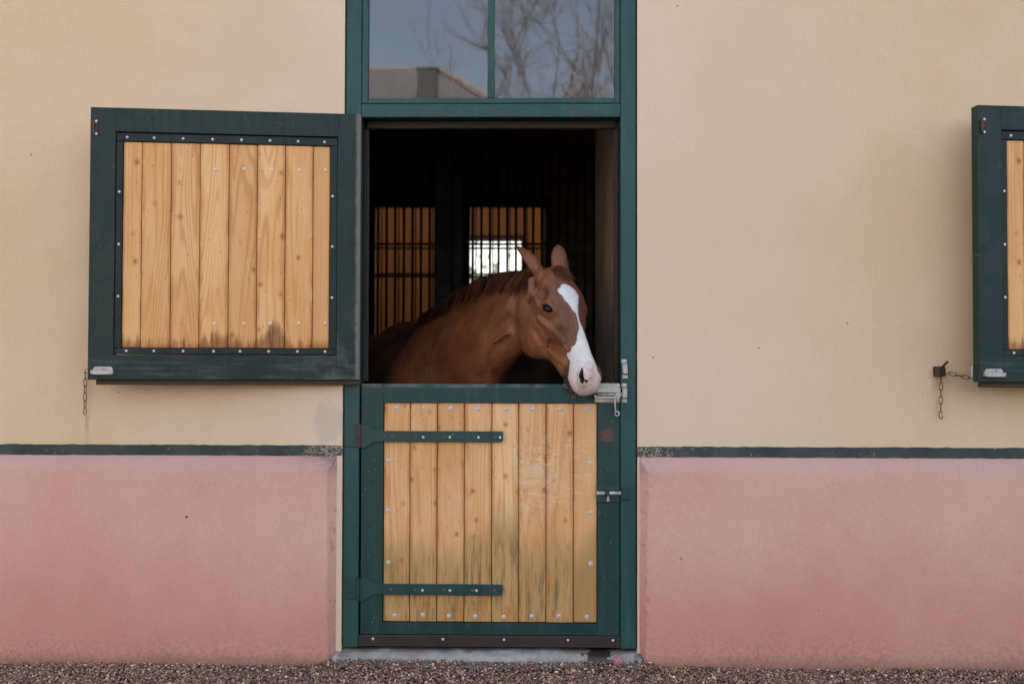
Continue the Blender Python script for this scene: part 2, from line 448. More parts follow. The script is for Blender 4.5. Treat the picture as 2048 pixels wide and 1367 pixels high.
M['twig'] = m_simple('bare_twigs', (.26, .16, .115), .9, .0, .3, 5, .1)
M['dead_leaf'] = m_simple('rusty_leaves', (.34, .15, .06), .85, .0, .4, 4, .1)
M['hedge'] = m_simple('hedge_leaf', (.10, .12, .045), .7, .0, .4, 5, .2)
M['pink_fluff'] = m_simple('pink_fluff', (.42, .14, .17), .9, .0, .4, 70, .4, col2=(.50, .26, .27))

def m_farwood():
    t = NT('far_stall_boards', .6)
    s = t.sep()
    w = t.math('FRACT', t.mul(s[0], 7.5)); gap = t.ramp(w, .0, .04)
    n = t.noise(1.0, 4, .6, vec=t.map((14, 14, 1.4)))
    c = t.mix(t.ramp(n, .3, .7), (.56, .225, .045), (.44, .155, .030))
    c = t.mix(gap, (.10, .05, .02), c)
    t.p(Base_Color=c); return t.m
M['far_wood'] = m_farwood()

def m_step():
    t = NT('worn_concrete', .8)
    s = t.sep(); x, z = s[0], s[2]
    n = t.noise(16, 6, .65); f = t.noise(130, 3, .6); d = t.noise(5, 5, .65)
    c = t.mix(t.ramp(n, .3, .7), (.37, .362, .355), (.25, .24, .232))
    c = t.mix(t.mul(t.ramp(d, .48, .68), .6), c, (.16, .13, .105))
    ends = t.ramp(t.math('ABSOLUTE', t.add(x, .185)), .52, .70)
    c = t.mix(t.mul(ends, t.mul(t.ramp(n, .36, .6), .7)), c, (.10, .075, .055))
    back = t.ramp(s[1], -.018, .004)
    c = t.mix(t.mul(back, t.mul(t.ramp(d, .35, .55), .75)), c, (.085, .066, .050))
    # dried dark spill running from under the door
    wn_ = t.noise(34, 5, .65)
    m = t.add(t.band(x, .325, .10), t.mul(t.add(wn_, -.5), 2.6))
    wet = t.mul(t.ramp(m, .40, .52), t.ramp(z, .005, .012))
    c = t.mix(t.mul(wet, .92), c, (.012, .010, .009))
    t.p(Base_Color=c, Roughness=t.mix(wet, (.8,)*3, (.35,)*3), Normal=t.bump(t.add(n, t.mul(f, .4)), .4, .004))
    return t.m
M['concrete'] = m_step()

def m_gravel_base():
    t = NT('gravel_ground', .95)
    v = t.n('TexVoronoi', {'Vector': t.obj, 'Scale': 75.0}, feature='F1')
    c = t.mix(t.n('SeparateColor', {0: v.outputs['Color']}).outputs[0], (.06, .042, .032), (.15, .105, .085))
    c = t.mix(t.ramp(v.outputs['Distance'], .3, .75), c, (.035, .024, .02))
    t.p(Base_Color=c, Normal=t.bump(v.outputs['Distance'], .8, -.01)); return t.m
def m_pebble():
    t = NT('pebbles', .8)
    r = t.attr('pid')
    cr = t.n('ValToRGB', {0: r}); e = cr.color_ramp
    e.interpolation = 'CONSTANT'
    stops = [(0, (0.144, 0.086, 0.059)), (0.18, (0.281, 0.159, 0.106)), (0.38, (0.391, 0.228, 0.153)), (0.55, (0.218, 0.136, 0.097)), (0.68, (0.519, 0.323, 0.225)), (0.8, (0.111, 0.073, 0.053)), (0.9, (0.646, 0.456, 0.339)), (0.965, (0.937, 0.753, 0.596))]
    while len(e.elements) < len(stops): e.elements.new(.5)
    for el, (p, c) in zip(e.elements, stops): el.position = p; el.color = (*c, 1)
    n = t.noise(220, 3, .6)
    t.p(Base_Color=t.mix(t.mul(t.ramp(n, .3, .7), .35), cr.outputs[0], (.07, .05, .04)), Normal=t.bump(n, .3, .002)); return t.m
M['gravel'] = m_gravel_base(); M['pebble'] = m_pebble()

def m_glass():
    """old single glazing: mirror-like sheen over a thin film of dust, the rest clear"""
    m = bpy.data.materials.new('dusty_glass'); m.use_nodes = True; t = NT.__new__(NT)
    t.m = m; t.t = m.node_tree; t.t.nodes.clear(); t._tc = None
    out = t.t.nodes.new('ShaderNodeOutputMaterial')
    fr = t.n('Fresnel', {'IOR': 1.62}).outputs[0]
    n = t.noise(2.2, 4, .6)
    gl = t.n('BsdfGlossy', {'Color': (.95, .97, 1.0, 1), 'Roughness': .018, 'Normal': t.bump(t.noise(1.3, 2), .03, .004)})
    tr = t.n('BsdfTransparent', {'Color': (.80, .84, .84, 1)})
    df = t.n('BsdfDiffuse', {'Color': (.42, .40, .37, 1)})
    spots = t.ramp(t.vor(26), .045, .02)
    dust = t.add(t.ramp(n, .3, .7, .042, .070), t.mul(spots, .25))
    a = t.n('MixShader', {0: dust, 1: tr.outputs[0], 2: df.outputs[0]})
    b = t.n('MixShader', {0: t.math('MULTIPLY', fr, 1.05), 1: a.outputs[0], 2: gl.outputs[0]})
    t.t.links.new(b.outputs[0], out.inputs[0])
    return m
M['glass'] = m_glass()

def m_far_glass():
    m = bpy.data.materials.new('milky_far_glass'); m.use_nodes = True; t = NT.__new__(NT)
    t.m = m; t.t = m.node_tree; t.t.nodes.clear(); t._tc = None
    out = t.t.nodes.new('ShaderNodeOutputMaterial')
    a = t.n('MixShader', {0: .12, 1: t.n('BsdfTransparent', {'Color': (.55, .57, .57, 1)}).outputs[0], 2: t.n('BsdfTranslucent', {'Color': (.5, .5, .48, 1)}).outputs[0]})
    t.t.links.new(a.outputs[0], out.inputs[0]); return m
M['far_glass'] = m_far_glass()
# ---------------------------------------------------------------- ground
gb = bmesh.new()
g = 400.0
vs = [gb.verts.new(p) for p in ((-g, -g, -.004), (g, -g, -.004), (g, g, -.004), (-g, g, -.004))]; gb.faces.new(vs)
ground = obj('gravel_ground', gb, M['gravel']); tag(ground, kind='structure')

def pebble_field():
    ico = bmesh.new(); bmesh.ops.create_icosphere(ico, subdivisions=1, radius=1.0)
    ico.verts.ensure_lookup_table()
    bv = np.array([v.co[:] for v in ico.verts]); bf = np.array([[v.index for v in f.verts] for f in ico.faces]); ico.free()
    rng = np.random.default_rng(3)
    n1, n2 = 58000, 9000
    x = np.concatenate([rng.uniform(-3.0, 3.2, n1), rng.uniform(-3.4, 3.6, n2)])
    y = np.concatenate([rng.uniform(-.62, .0, n1), rng.uniform(-1.5, -.55, n2)])
    ok = ~((y > -.052) & ((x < -.885) | ((x > .535) & (x < 2.99)))) & ~((y > -.045) & (x > -.90) & (x < .55))
    x, y = x[ok], y[ok]; n = len(x)
    r = rng.lognormal(np.log(.0041), .30, n).clip(.0025, .0105)
    sc = np.stack([r*rng.uniform(.8, 1.45, n), r*rng.uniform(.8, 1.2, n), r*rng.uniform(.55, .95, n)], 1)
    a, b = rng.uniform(0, 6.28, n), rng.normal(0, .5, n)
    z = r*.15+rng.uniform(-.002, .005, n)+.004*np.sin(x*5.1+1)*np.sin(y*9)+(.010+.010*np.sin(x*3.3+.5)*np.sin(x*1.7))*np.clip((y+.14)/.12, 0, 1)*rng.uniform(.3, 1, n)+.016*np.clip((y+.13)/.07, 0, 1)*((x > -.92) & (x < .57))
    P = bv[None]*sc[:, None]*rng.uniform(.82, 1.18, (n, len(bv), 1))
    ca, sa, cb, sb = np.cos(a)[:, None], np.sin(a)[:, None], np.cos(b)[:, None], np.sin(b)[:, None]
    X, Y, Z = P[..., 0], P[..., 1]*cb-P[..., 2]*sb, P[..., 1]*sb+P[..., 2]*cb
    P = np.stack([X*ca-Y*sa+x[:, None], X*sa+Y*ca+y[:, None], Z+z[:, None]], -1).reshape(-1, 3)
    Fc = (bf[None]+(np.arange(n)*len(bv))[:, None, None]).reshape(-1, 3)
    me = bpy.data.meshes.new('gravel_stones'); me.from_pydata(P.tolist(), [], Fc.tolist())
    at = me.attributes.new('pid', 'FLOAT', 'POINT'); at.data.foreach_set('value', np.repeat(rng.uniform(0, 1, n), len(bv)))
    me.polygons.foreach_set('use_smooth', [True]*len(me.polygons))
    o = link('gravel_stones', me, M['pebble'])
    tag(o, 'loose pinkish brown gravel along the foot of the wall', 'gravel', kind='stuff')
pebble_field()

# ---------------------------------------------------------------- the stable
XL, XR, ZT = -.842, .498, 3.36         # opening for the door frame
BAY = 3.88
stable = empty('stable_building', (0, 0, 0))
tag(stable, 'cream plastered stable wall with pink plinth and dark green painted band', 'stable')
bm = bmesh.new()
for x0, x1 in ((-9.0, XL), (XR, XL+BAY), (XR+BAY, 12.0)): box(bm, x0, x1, 0, .40, 0, ZT)
box(bm, -9.0, 12.0, 0, .40, ZT, 6.3)
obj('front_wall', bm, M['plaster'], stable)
def plinth(x0, x1):
    """chamfered pink footing: top and door-side edges slope back to the wall"""
    bm = bmesh.new(); nx = 40
    fx0, fx1 = x0+.034, x1-.036
    def row(y, z0, z1, a, b): return None
    P = lambda x, y, z: bm.verts.new((x, y, z))
    b0, b1 = P(x0, 0, -.02), P(x1, 0, -.02); t0, t1 = P(x0, 0, .9345), P(x1, 0, .9345)
    f0, f1 = P(fx0-.012, -.052, -.02), P(fx1+.012, -.052, -.02); u0, u1 = P(fx0, -.045, .872), P(fx1, -.045, .872)
    for f in ((f0, f1, u1, u0), (u0, u1, t1, t0), (b0, f0, u0, t0), (f1, b1, t1, u1)): bm.faces.new(f)
    bmesh.ops.recalc_face_normals(bm, faces=bm.faces[:])
    eds = [e for e in bm.edges if len(e.link_faces) == 2]
    bmesh.ops.bevel(bm, geom=eds, offset=.007, segments=3, affect='EDGES', profile=.5)
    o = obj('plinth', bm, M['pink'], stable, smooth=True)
    return o
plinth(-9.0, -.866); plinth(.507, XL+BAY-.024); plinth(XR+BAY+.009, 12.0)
for x0, x1 in ((-9.0, -.840), (.497, XL+BAY-.002), (XR+BAY+.002, 12.0)):
    bm = bmesh.new(); rng = random.Random(int(x0*10)); n = max(2, int((x1-x0)/.03))
    rows = []
    for i in range(n+1):
        x = x0+(x1-x0)*i/n
        a, b = .9355+rng.uniform(-.0012, .0012), .9825+rng.uniform(-.0016, .0016)
        rows.append([bm.verts.new((x, y, z)) for y, z in ((.002, a), (-.0035, a), (-.0035, b), (.002, b))])
    for p, q in zip(rows, rows[1:]):
        for k in range(3): bm.faces.new((p[k], q[k], q[k+1], p[k+1]))
    bmesh.ops.recalc_face_normals(bm, faces=bm.faces[:])
    obj('painted_band', bm, M['band'], stable)
for xa, xb in ((-9.0, -8.6), (11.6, 12.0)): obj('side_wall', boxes((xa, xb, .40, 9.5, 0, 6.3)), M['plaster'], stable)
# back wall with the little window of the far box
WX0, WX1, WZ0, WZ1 = -.835, -.095, 2.30, 3.115
bm = boxes((-9.0, WX0, 9.5, 9.8, 0, 6.3), (WX1, 12.0, 9.5, 9.8, 0, 6.3), (WX0, WX1, 9.5, 9.8, 0, WZ0), (WX0, WX1, 9.5, 9.8, WZ1, 6.3))
obj('back_wall', bm, M['far_wood'], stable)
w = boxes((WX0, WX1, 9.46, 9.50, WZ1, WZ1+.05), (WX0, WX1, 9.46, 9.50, WZ0-.05, WZ0), (WX0-.05, WX0, 9.46, 9.50, WZ0-.05, WZ1+.05), (WX1, WX1+.05, 9.46, 9.50, WZ0-.05, WZ1+.05))
fo = obj('back_window', w, M['dark_wood'], stable)
bm = bmesh.new()
for z in (2.625, 2.57): box(bm, WX0, WX1, 9.53, 9.55, z-.012, z+.012)
obj('glazing_bar', bm, M['dark_wood'], fo)
obj('window_pane', boxes((WX0, WX1, 9.56, 9.564, WZ0, WZ1)), M['far_glass'], fo)
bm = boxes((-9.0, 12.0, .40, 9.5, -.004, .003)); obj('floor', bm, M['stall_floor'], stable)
FILL_FAR = (-3.6, 3.2, 6.35, 9.30)           # unseen roof opening added to light the far boxes
FILL_AISLE = (-3.0, 3.0, 4.30, 5.30)          # second unseen opening, added to brighten the aisle
def slab(z0, z1, mat, name, y0=.40, y1=9.5, x0=-9.0, x1=12.0):
    bm = boxes((x0, x1, y0, FILL_AISLE[2], z0, z1), (x0, FILL_AISLE[0], FILL_AISLE[2], FILL_AISLE[3], z0, z1), (FILL_AISLE[1], x1, FILL_AISLE[2], FILL_AISLE[3], z0, z1), (x0, x1, FILL_AISLE[3], FILL_FAR[2], z0, z1), (x0, x1, FILL_FAR[3], y1, z0, z1), (x0, FILL_FAR[0], FILL_FAR[2], FILL_FAR[3], z0, z1), (FILL_FAR[1], x1, FILL_FAR[2], FILL_FAR[3], z0, z1))
    return obj(name, bm, mat, stable)
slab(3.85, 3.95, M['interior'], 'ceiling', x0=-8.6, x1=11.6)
slab(6.3, 6.5, M['roof'], 'roof', y0=-.35, y1=10.1, x0=-9.4, x1=12.4)
for q in (FILL_FAR, FILL_AISLE):  # added wells under both openings: pass sky light, stop direct sun
    obj('added_light_shaft', boxes((q[0]-.05, q[0], q[2], q[3], 3.95, 6.3), (q[1], q[1]+.05, q[2], q[3], 3.95, 6.3), (q[0]-.05, q[1]+.05, q[2]-.05, q[2], 3.95, 6.3), (q[0]-.05, q[1]+.05, q[3], q[3]+.05, 3.95, 6.3)), M['interior'], stable)
# stall walls
bm = boxes((.452, .4955, .135, 2.16, .003, 3.85), bev=.004); obj('stall_wall', bm, M['stall_plaster'], stable)
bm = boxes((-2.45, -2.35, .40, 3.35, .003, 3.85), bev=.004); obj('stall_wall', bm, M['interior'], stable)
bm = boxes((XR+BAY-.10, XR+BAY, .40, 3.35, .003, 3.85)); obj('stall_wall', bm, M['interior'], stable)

# barred front of the stall towards the aisle
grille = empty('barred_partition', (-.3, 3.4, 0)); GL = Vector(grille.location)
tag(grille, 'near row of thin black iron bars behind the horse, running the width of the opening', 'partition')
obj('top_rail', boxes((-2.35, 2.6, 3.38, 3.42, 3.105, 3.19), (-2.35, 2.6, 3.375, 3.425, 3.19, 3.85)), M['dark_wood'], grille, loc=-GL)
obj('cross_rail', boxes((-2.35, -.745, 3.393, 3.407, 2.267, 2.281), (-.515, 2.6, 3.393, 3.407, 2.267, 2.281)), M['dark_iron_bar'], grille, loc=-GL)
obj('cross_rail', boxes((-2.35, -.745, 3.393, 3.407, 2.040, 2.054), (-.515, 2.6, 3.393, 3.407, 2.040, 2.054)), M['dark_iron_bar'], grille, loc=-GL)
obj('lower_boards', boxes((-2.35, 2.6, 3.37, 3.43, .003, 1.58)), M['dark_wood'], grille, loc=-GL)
bm = tube(bmesh.new(), [(0, 0, 1.58), (0, 0, 3.105)], .0105, 8)
bar_me = bpy.data.meshes.new('bar'); bm.to_mesh(bar_me); bm.free(); bar_me.polygons.foreach_set('use_smooth', [True]*len(bar_me.polygons))
bar_me.materials.append(M['dark_iron_bar'])
x = -2.30
while x < 2.55:
    if not (-.76 < x < -.50): link('bar', bar_me, None, grille, Vector((x, 3.4, 0))-GL)
    x += .0689
obj('post', boxes((-.742, -.602, 3.33, 3.47, .003, 3.85, .012)), M['post_steel'], grille, loc=-GL)
obj('post', boxes((-.598, -.520, 3.36, 3.44, .003, 3.85, .008)), M['post_steel'], grille, loc=-GL)

# far boxes on the other side of the aisle: dark fronts with two barred openings
far = empty('far_stall_front', (-.6, 6.0, 0)); FL = Vector(far.location)
tag(far, 'dark far stall front with two barred openings showing orange boards beyond', 'stall front')
OP = ((-1.615, -.70), (-.615, .181)); OZ0, OZ1 = 1.56, 3.01
bm = boxes((-8.6, OP[0][0], 5.97, 6.03, .003, 3.85), (OP[0][1], OP[1][0], 5.97, 6.03, .003, 3.85), (OP[1][1], 11.6, 5.97, 6.03, .003, 3.85))
for a, b in OP: box(bm, a, b, 5.97, 6.03, .003, OZ0); box(bm, a, b, 5.97, 6.03, OZ1, 3.85)
x = -2.6
while x < 2.6:
    box(bm, x, x+.142, 5.955, 5.9695, OZ1+.105, 3.85, .004); x += .150
obj('front_boards', bm, M['far_front'], far, loc=-FL)
for a, b in OP:
    fr = obj('opening_frame', boxes((a-.06, a, 5.945, 5.97, OZ0-.06, OZ1+.10), (b, b+.06, 5.945, 5.97, OZ0-.06, OZ1+.10), (a, b, 5.945, 5.97, OZ1, OZ1+.10), (a, b, 5.945, 5.97, OZ0-.06, OZ0)), M['dark_iron_bar'], far, loc=-FL)
    for z in (2.62, 2.30): obj('cross_rail', boxes((a, b, 5.992, 6.008, z-.012, z+.012)), M['dark_iron_bar'], far, loc=-FL)
    x = a+.065
    while x < b:
        bb = tube(bmesh.new(), [(x, 6.0, OZ0), (x, 6.0, OZ1)], .0075, 8); obj('bar', bb, M['dark_iron_bar'], far, smooth=True, loc=-FL); x += .18
# ---------------------------------------------------------------- screws shared by doors and shutters
def head_mesh(name, r, h, mat, slot=True):
    bm = disc_head(bmesh.new(), 0, 0, 0, r, h)
    me = bpy.data.meshes.new(name); bm.to_mesh(me); bm.free(); me.materials.append(mat)
    me.polygons.foreach_set('use_smooth', [True]*len(me.polygons)); return me
SCREW = head_mesh('screw', .0062, .0028, M['zinc'])
BIG_SCREW = head_mesh('screw', .0078, .0022, M['zinc'])
RUST_SCREW = head_mesh('screw', .0068, .0026, M['rust_screw'])
def washer_screw():
    bm = bmesh.new(); disc_head(bm, 0, 0, 0, .0105, .0012); disc_head(bm, 0, -.001, 0, .0055, .0030)
    me = bpy.data.meshes.new('screw'); bm.to_mesh(me); bm.free(); me.materials.append(M['washer']); me.materials.append(M['rust_screw']); return me
WASHER = washer_screw()
def planks(name, xs, z0, z1, y0, y1, mat, parent, loc, gap=.0016, seed=1):
    """one board panel; every board carries its own random number for the grain"""
    rng = random.Random(seed); bm = bmesh.new(); lay = bm.verts.layers.float.new('pid'); lbx = bm.verts.layers.float.new('bx')
    for a, b in zip(xs, xs[1:]):
        n0 = len(bm.verts); v = rng.random()
        box(bm, a+gap, b-gap, y0+rng.uniform(0, .0015), y1, z0+rng.uniform(0, .0015), z1-rng.uniform(0, .0015), bev=.0022)
        bm.verts.ensure_lookup_table()
        for i in range(n0, len(bm.verts)): bm.verts[i][lay] = v; bm.verts[i][lbx] = (bm.verts[i].co.x-(a+b)/2)/((b-a)/2)
    n0 = len(bm.verts)
    box(bm, xs[0], xs[-1], y1+.001, y1+.006, z0, z1)      # tongue behind the joints
    bm.verts.ensure_lookup_table()
    for i in range(n0, len(bm.verts)): bm.verts[i][lay] = .95
    return obj(name, bm, mat, parent, loc=loc)

# ---------------------------------------------------------------- green frame with fanlight
frame = empty('door_frame', (-.172, .07, 0)); DL = Vector(frame.location)
tag(frame, 'green painted wooden door frame with two dusty panes above the opening', 'door frame')
FY0, FY1 = .006, .13
obj('post', boxes((-.836, -.766, FY0, FY1, .070, 3.35, .003)), M['green_frame'], frame, loc=-DL)
obj('post', boxes((.4225, .492, FY0, FY1, .070, 3.35, .003)), M['green_frame'], frame, loc=-DL)
obj('lintel', boxes((-.7655, .422, FY0+.002, FY1, 2.482, 2.5445, .003)), M['green_frame'], frame, loc=-DL)
obj('head_rail', boxes((-.7655, .422, FY0+.002, FY1, 3.28, 3.35, .003)), M['green_frame'], frame, loc=-DL)
bm = boxes((-.7645, -.736, .012, .055, 2.547, 3.278, .0025), (.396, .4205, .012, .055, 2.547, 3.278, .0025), (-.7355, .3955, .012, .055, 2.547, 2.572, .0025), (-.7355, .3955, .012, .055, 3.25, 3.278, .0025))
sash = obj('window_sash', bm, M['green_frame'], frame, loc=-DL)
obj('mullion', boxes((-.186, -.156, .014, .052, 2.5725, 3.2495, .003)), M['green_frame'], sash)
obj('window_pane', boxes((-.735, -.187, .030, .034, 2.5725, 3.2495)), M['glass'], sash)
obj('window_pane', boxes((-.155, .395, .030, .034, 2.5725, 3.2495)), M['glass'], sash)
bm = boxes((-.750, .405, .072, .100, 2.446, 2.4815, .004), (.396, .4215, .072, .100, 1.27, 2.445, .004), (-.765, -.740, .072, .100, 1.27, 2.445, .004))
obj('rebate_stop', bm, M['stop'], frame, loc=-DL)
def keep(z0, z1, x0, x1, tilt=0):
    bm = bmesh.new()
    box(bm, x0, x1, -.0005, FY0, z0, z0+.020, .0025); box(bm, x0, x1, -.0005, FY0, z1-.020, z1, .0025)
    box(bm, x0+.002, x1-.001, -.020, FY0, z0+.0205, z1-.0205, .004)
    if tilt: bmesh.ops.rotate(bm, verts=bm.verts[:], cent=((x0+x1)/2, 0, (z0+z1)/2), matrix=Matrix.Rotation(tilt, 3, 'Y'))
    k = obj('bolt_keep', bm, M['galv'], frame, loc=-DL)
    for z in (z0+.010, z1-.010):
        s = link('screw', SCREW, None, k, ((x0+x1)/2+(tilt*(z-(z0+z1)/2)), -.0007, z))
keep(1.179, 1.268, .4255, .4515); keep(1.288, 1.377, .4265, .4535, -.06)
obj('bolt_keep', boxes((.4245, .462, -.012, FY0, .742, .797, .005)), M['green_iron'], frame, loc=-DL)
for z in (1.026, .338):
    obj('hinge_leaf', boxes((-.828, -.774, .002, FY0+.001, z-.0515, z+.0515, .002)), M['green_iron'], frame, loc=-DL)

# ---------------------------------------------------------------- lower half of the stable door
door = empty('stable_half_door', (-.172, .03, .075)); HL_ = Vector(door.location)
tag(door, 'closed lower stable door of weathered pine boards in a chipped green frame', 'stable door')
Y0, Y1 = .012, .060
bm = boxes((-.757, -.6573, Y0, Y1, .128, 1.262, .001), (.3183, .4185, Y0, Y1, .128, 1.262, .001), (-.657, .318, Y0+.0004, Y1, .128, .181, .001))
prism_top = [(Y0+.010, 1.262), (Y0, 1.245), (Y0, 1.1775), (Y1, 1.1775), (Y1, 1.262)]
a = [bm.verts.new((-.657, y, z)) for y, z in prism_top]; b = [bm.verts.new((.318, y, z)) for y, z in prism_top]
fs = [bm.faces.new(a), bm.faces.new(b[::-1])]+[bm.faces.new((a[(i+1) % 5], a[i], b[i], b[(i+1) % 5])) for i in range(5)]
bmesh.ops.recalc_face_normals(bm, faces=fs)
obj('door_rails', bm, M['green_door'], door, loc=-HL_)
PX = [-.656, -.535, -.411, -.287, -.162, -.040, .085, .209, .3175]
pp = planks('plank_panel', PX, .183, 1.1755, .020, .050, M['wood_door'], door, -HL_, seed=5)
for x, z in [(-.596, 1.153), (-.470, 1.154), (-.350, 1.150), (-.225, 1.148), (-.098, 1.148), (.025, 1.149), (.150, 1.149), (.270, 1.149), (-.633, .911), (-.634, .684), (-.631, .451), (.290, .905), (.288, .680), (.288, .450),
             (-.602, .210), (-.473, .214), (-.355, .210), (-.235, .208), (-.106, .207), (.022, .212), (.144, .213), (.271, .209)]:
    link('screw', WASHER, None, pp, (x, .020, z))
def strap(z, rust, zinc, knuckle):
    t = .0245
    poly = [(-.760, z-.053), (-.738, z-.053), (-.712, z-.036), (-.700, z-t-.001), (-.655, z-t), (-.118, z-t), (-.111, z-t+.006), (-.111, z+t-.006), (-.118, z+t), (-.655, z+t), (-.690, z+t+.001), (-.706, z+.036), (-.728, z+.053), (-.760, z+.053)]
    st = obj('strap_hinge', prism(bmesh.new(), poly, .0035, .0115, .0015), M['green_iron'], door, loc=-HL_)
    kb = bmesh.new()
    for k in range(3): tube(kb, [(-.767, .000, z-.0525+.035*k+.0008), (-.767, .000, z-.0525+.035*(k+1)-.0008)], .0078, 10)
    obj('hinge_knuckle', kb, knuckle, st, smooth=False)
    for x in rust: link('screw', RUST_SCREW, None, st, (x, .0035, z-.002))
    for x in zinc: link('screw', SCREW, None, st, (x, .0035, z-.003))
strap(1.0235, (-.613, -.506, -.374, -.240, -.145), (-.474, -.352, -.222, -.124), M['rust'])
strap(.3315, (-.619, -.510, -.376, -.247, -.147), (-.474, -.349, -.229), M['green_iron'])
# ribbed kick strip
bm = bmesh.new()
box(bm, -.766, .4215, .003, .0115, .076, .1265, .0015)
for k in range(6): box(bm, -.7655, .421, -.0005, .0028, .0785+k*.0080, .0785+k*.0080+.0048, .001)
ks = obj('kick_strip', bm, M['brown_plastic'], door, loc=-HL_)
for x in (-.697, -.380, -.104, .185, .388): link('screw', SCREW, None, ks, (x, -.0007, .110))
# sliding bolt at the top corner
bm = bmesh.new()
box(bm, .3045, .4205, .006, .012, 1.179, 1.268, .004)
box(bm, .3065, .4205, -.014, .006, 1.2445, 1.2475, .001); box(bm, .3065, .4205, -.014, .006, 1.1995, 1.2025, .001)
box(bm, .3065, .4205, -.0165, -.0140, 1.226, 1.2475, .001); box(bm, .3065, .4205, -.0165, -.0140, 1.1995, 1.2085, .001); box(bm, .3965, .4205, -.0165, -.0140, 1.2086, 1.2259, .001)
lt = obj('slide_bolt', bm, M['galv'], door, loc=-HL_)
obj('bolt_rod', tube(bmesh.new(), [(.309, -.005, 1.217), (.440, -.005, 1.217)], .0078, 12), M['white_worn'], lt, smooth=True)
obj('bolt_knob', boxes((.300, .3085, -.022, .004, 1.203, 1.216, .002)), M['galv'], lt)
for x, z in ((.314, 1.189), (.413, 1.189), (.413, 1.258), (.314, 1.258)): link('screw', SCREW, None, lt, (x, .006, z))
# low bolt, painted over, with bare metal where it slides
bm = bmesh.new(); box(bm, .3135, .420, .004, .012, .728, .802, .003)
bb = obj('low_bolt', bm, M['green_iron'], door, loc=-HL_)
tb = bmesh.new(); tube(tb, [(.314, -.005, .772), (.4235, -.005, .772)], .0085, 14)
obj('bolt_rod', tb, M['white_worn'], bb, smooth=True)
obj('bolt_guide', boxes((.3145, .4195, -.012, .0038, .782, .797, .004), (.348, .372, -.0145, .0038, .761, .7815, .003)), M['green_iron'], bb)
prp = prism(bmesh.new(), [(.358, .735), (.372, .735), (.367, .762), (.363, .762)], -.012, -.004, .001)
obj('bolt_handle', prp, M['white_worn'], bb)

# the spring clip dangling from the bolt
def arc(cx, cz, r, a0, a1, n, y): return [(cx+r*math.cos(R(a0+(a1-a0)*i/n)), y, cz+r*math.sin(R(a0+(a1-a0)*i/n))) for i in range(n+1)]
clip = empty('snap_hook', (.398, -.024, 1.165)); CL = Vector(clip.location)
tag(clip, 'small white metal snap hook hanging open from the bolt', 'snap hook')
bm = bmesh.new(); tube(bm, [(.3935, -.026, 1.196), (.3945, -.026, 1.175), (.3955, -.026, 1.155), (.397, -.026, 1.142)]+arc(.4035, 1.131, .0095, 150, -150, 14, -.026)+[(.3945, -.026, 1.134)], .0032, 8)
obj('hook_body', bm, M['white_worn'], clip, smooth=True, loc=-CL)
bm = bmesh.new(); tube(bm, [(.3985, -.026, 1.188), (.408, -.025, 1.196), (.411, -.023, 1.206), (.408, -.020, 1.214)], .0028, 8); tube(bm, [(.3925, -.027, 1.199), (.3965, -.027, 1.186)], .0042, 8)
obj('swivel', bm, M['white_worn'], clip, smooth=True, loc=-CL)

# a copy of the doorway for the next box along (its shutter shows at the right edge)
for root, lab in ((frame, 'green door frame of the next box along the wall'), (door, 'closed lower door of the next box along the wall')):
    c = copy_tree(root); c.location.x += BAY; c['label'] = lab

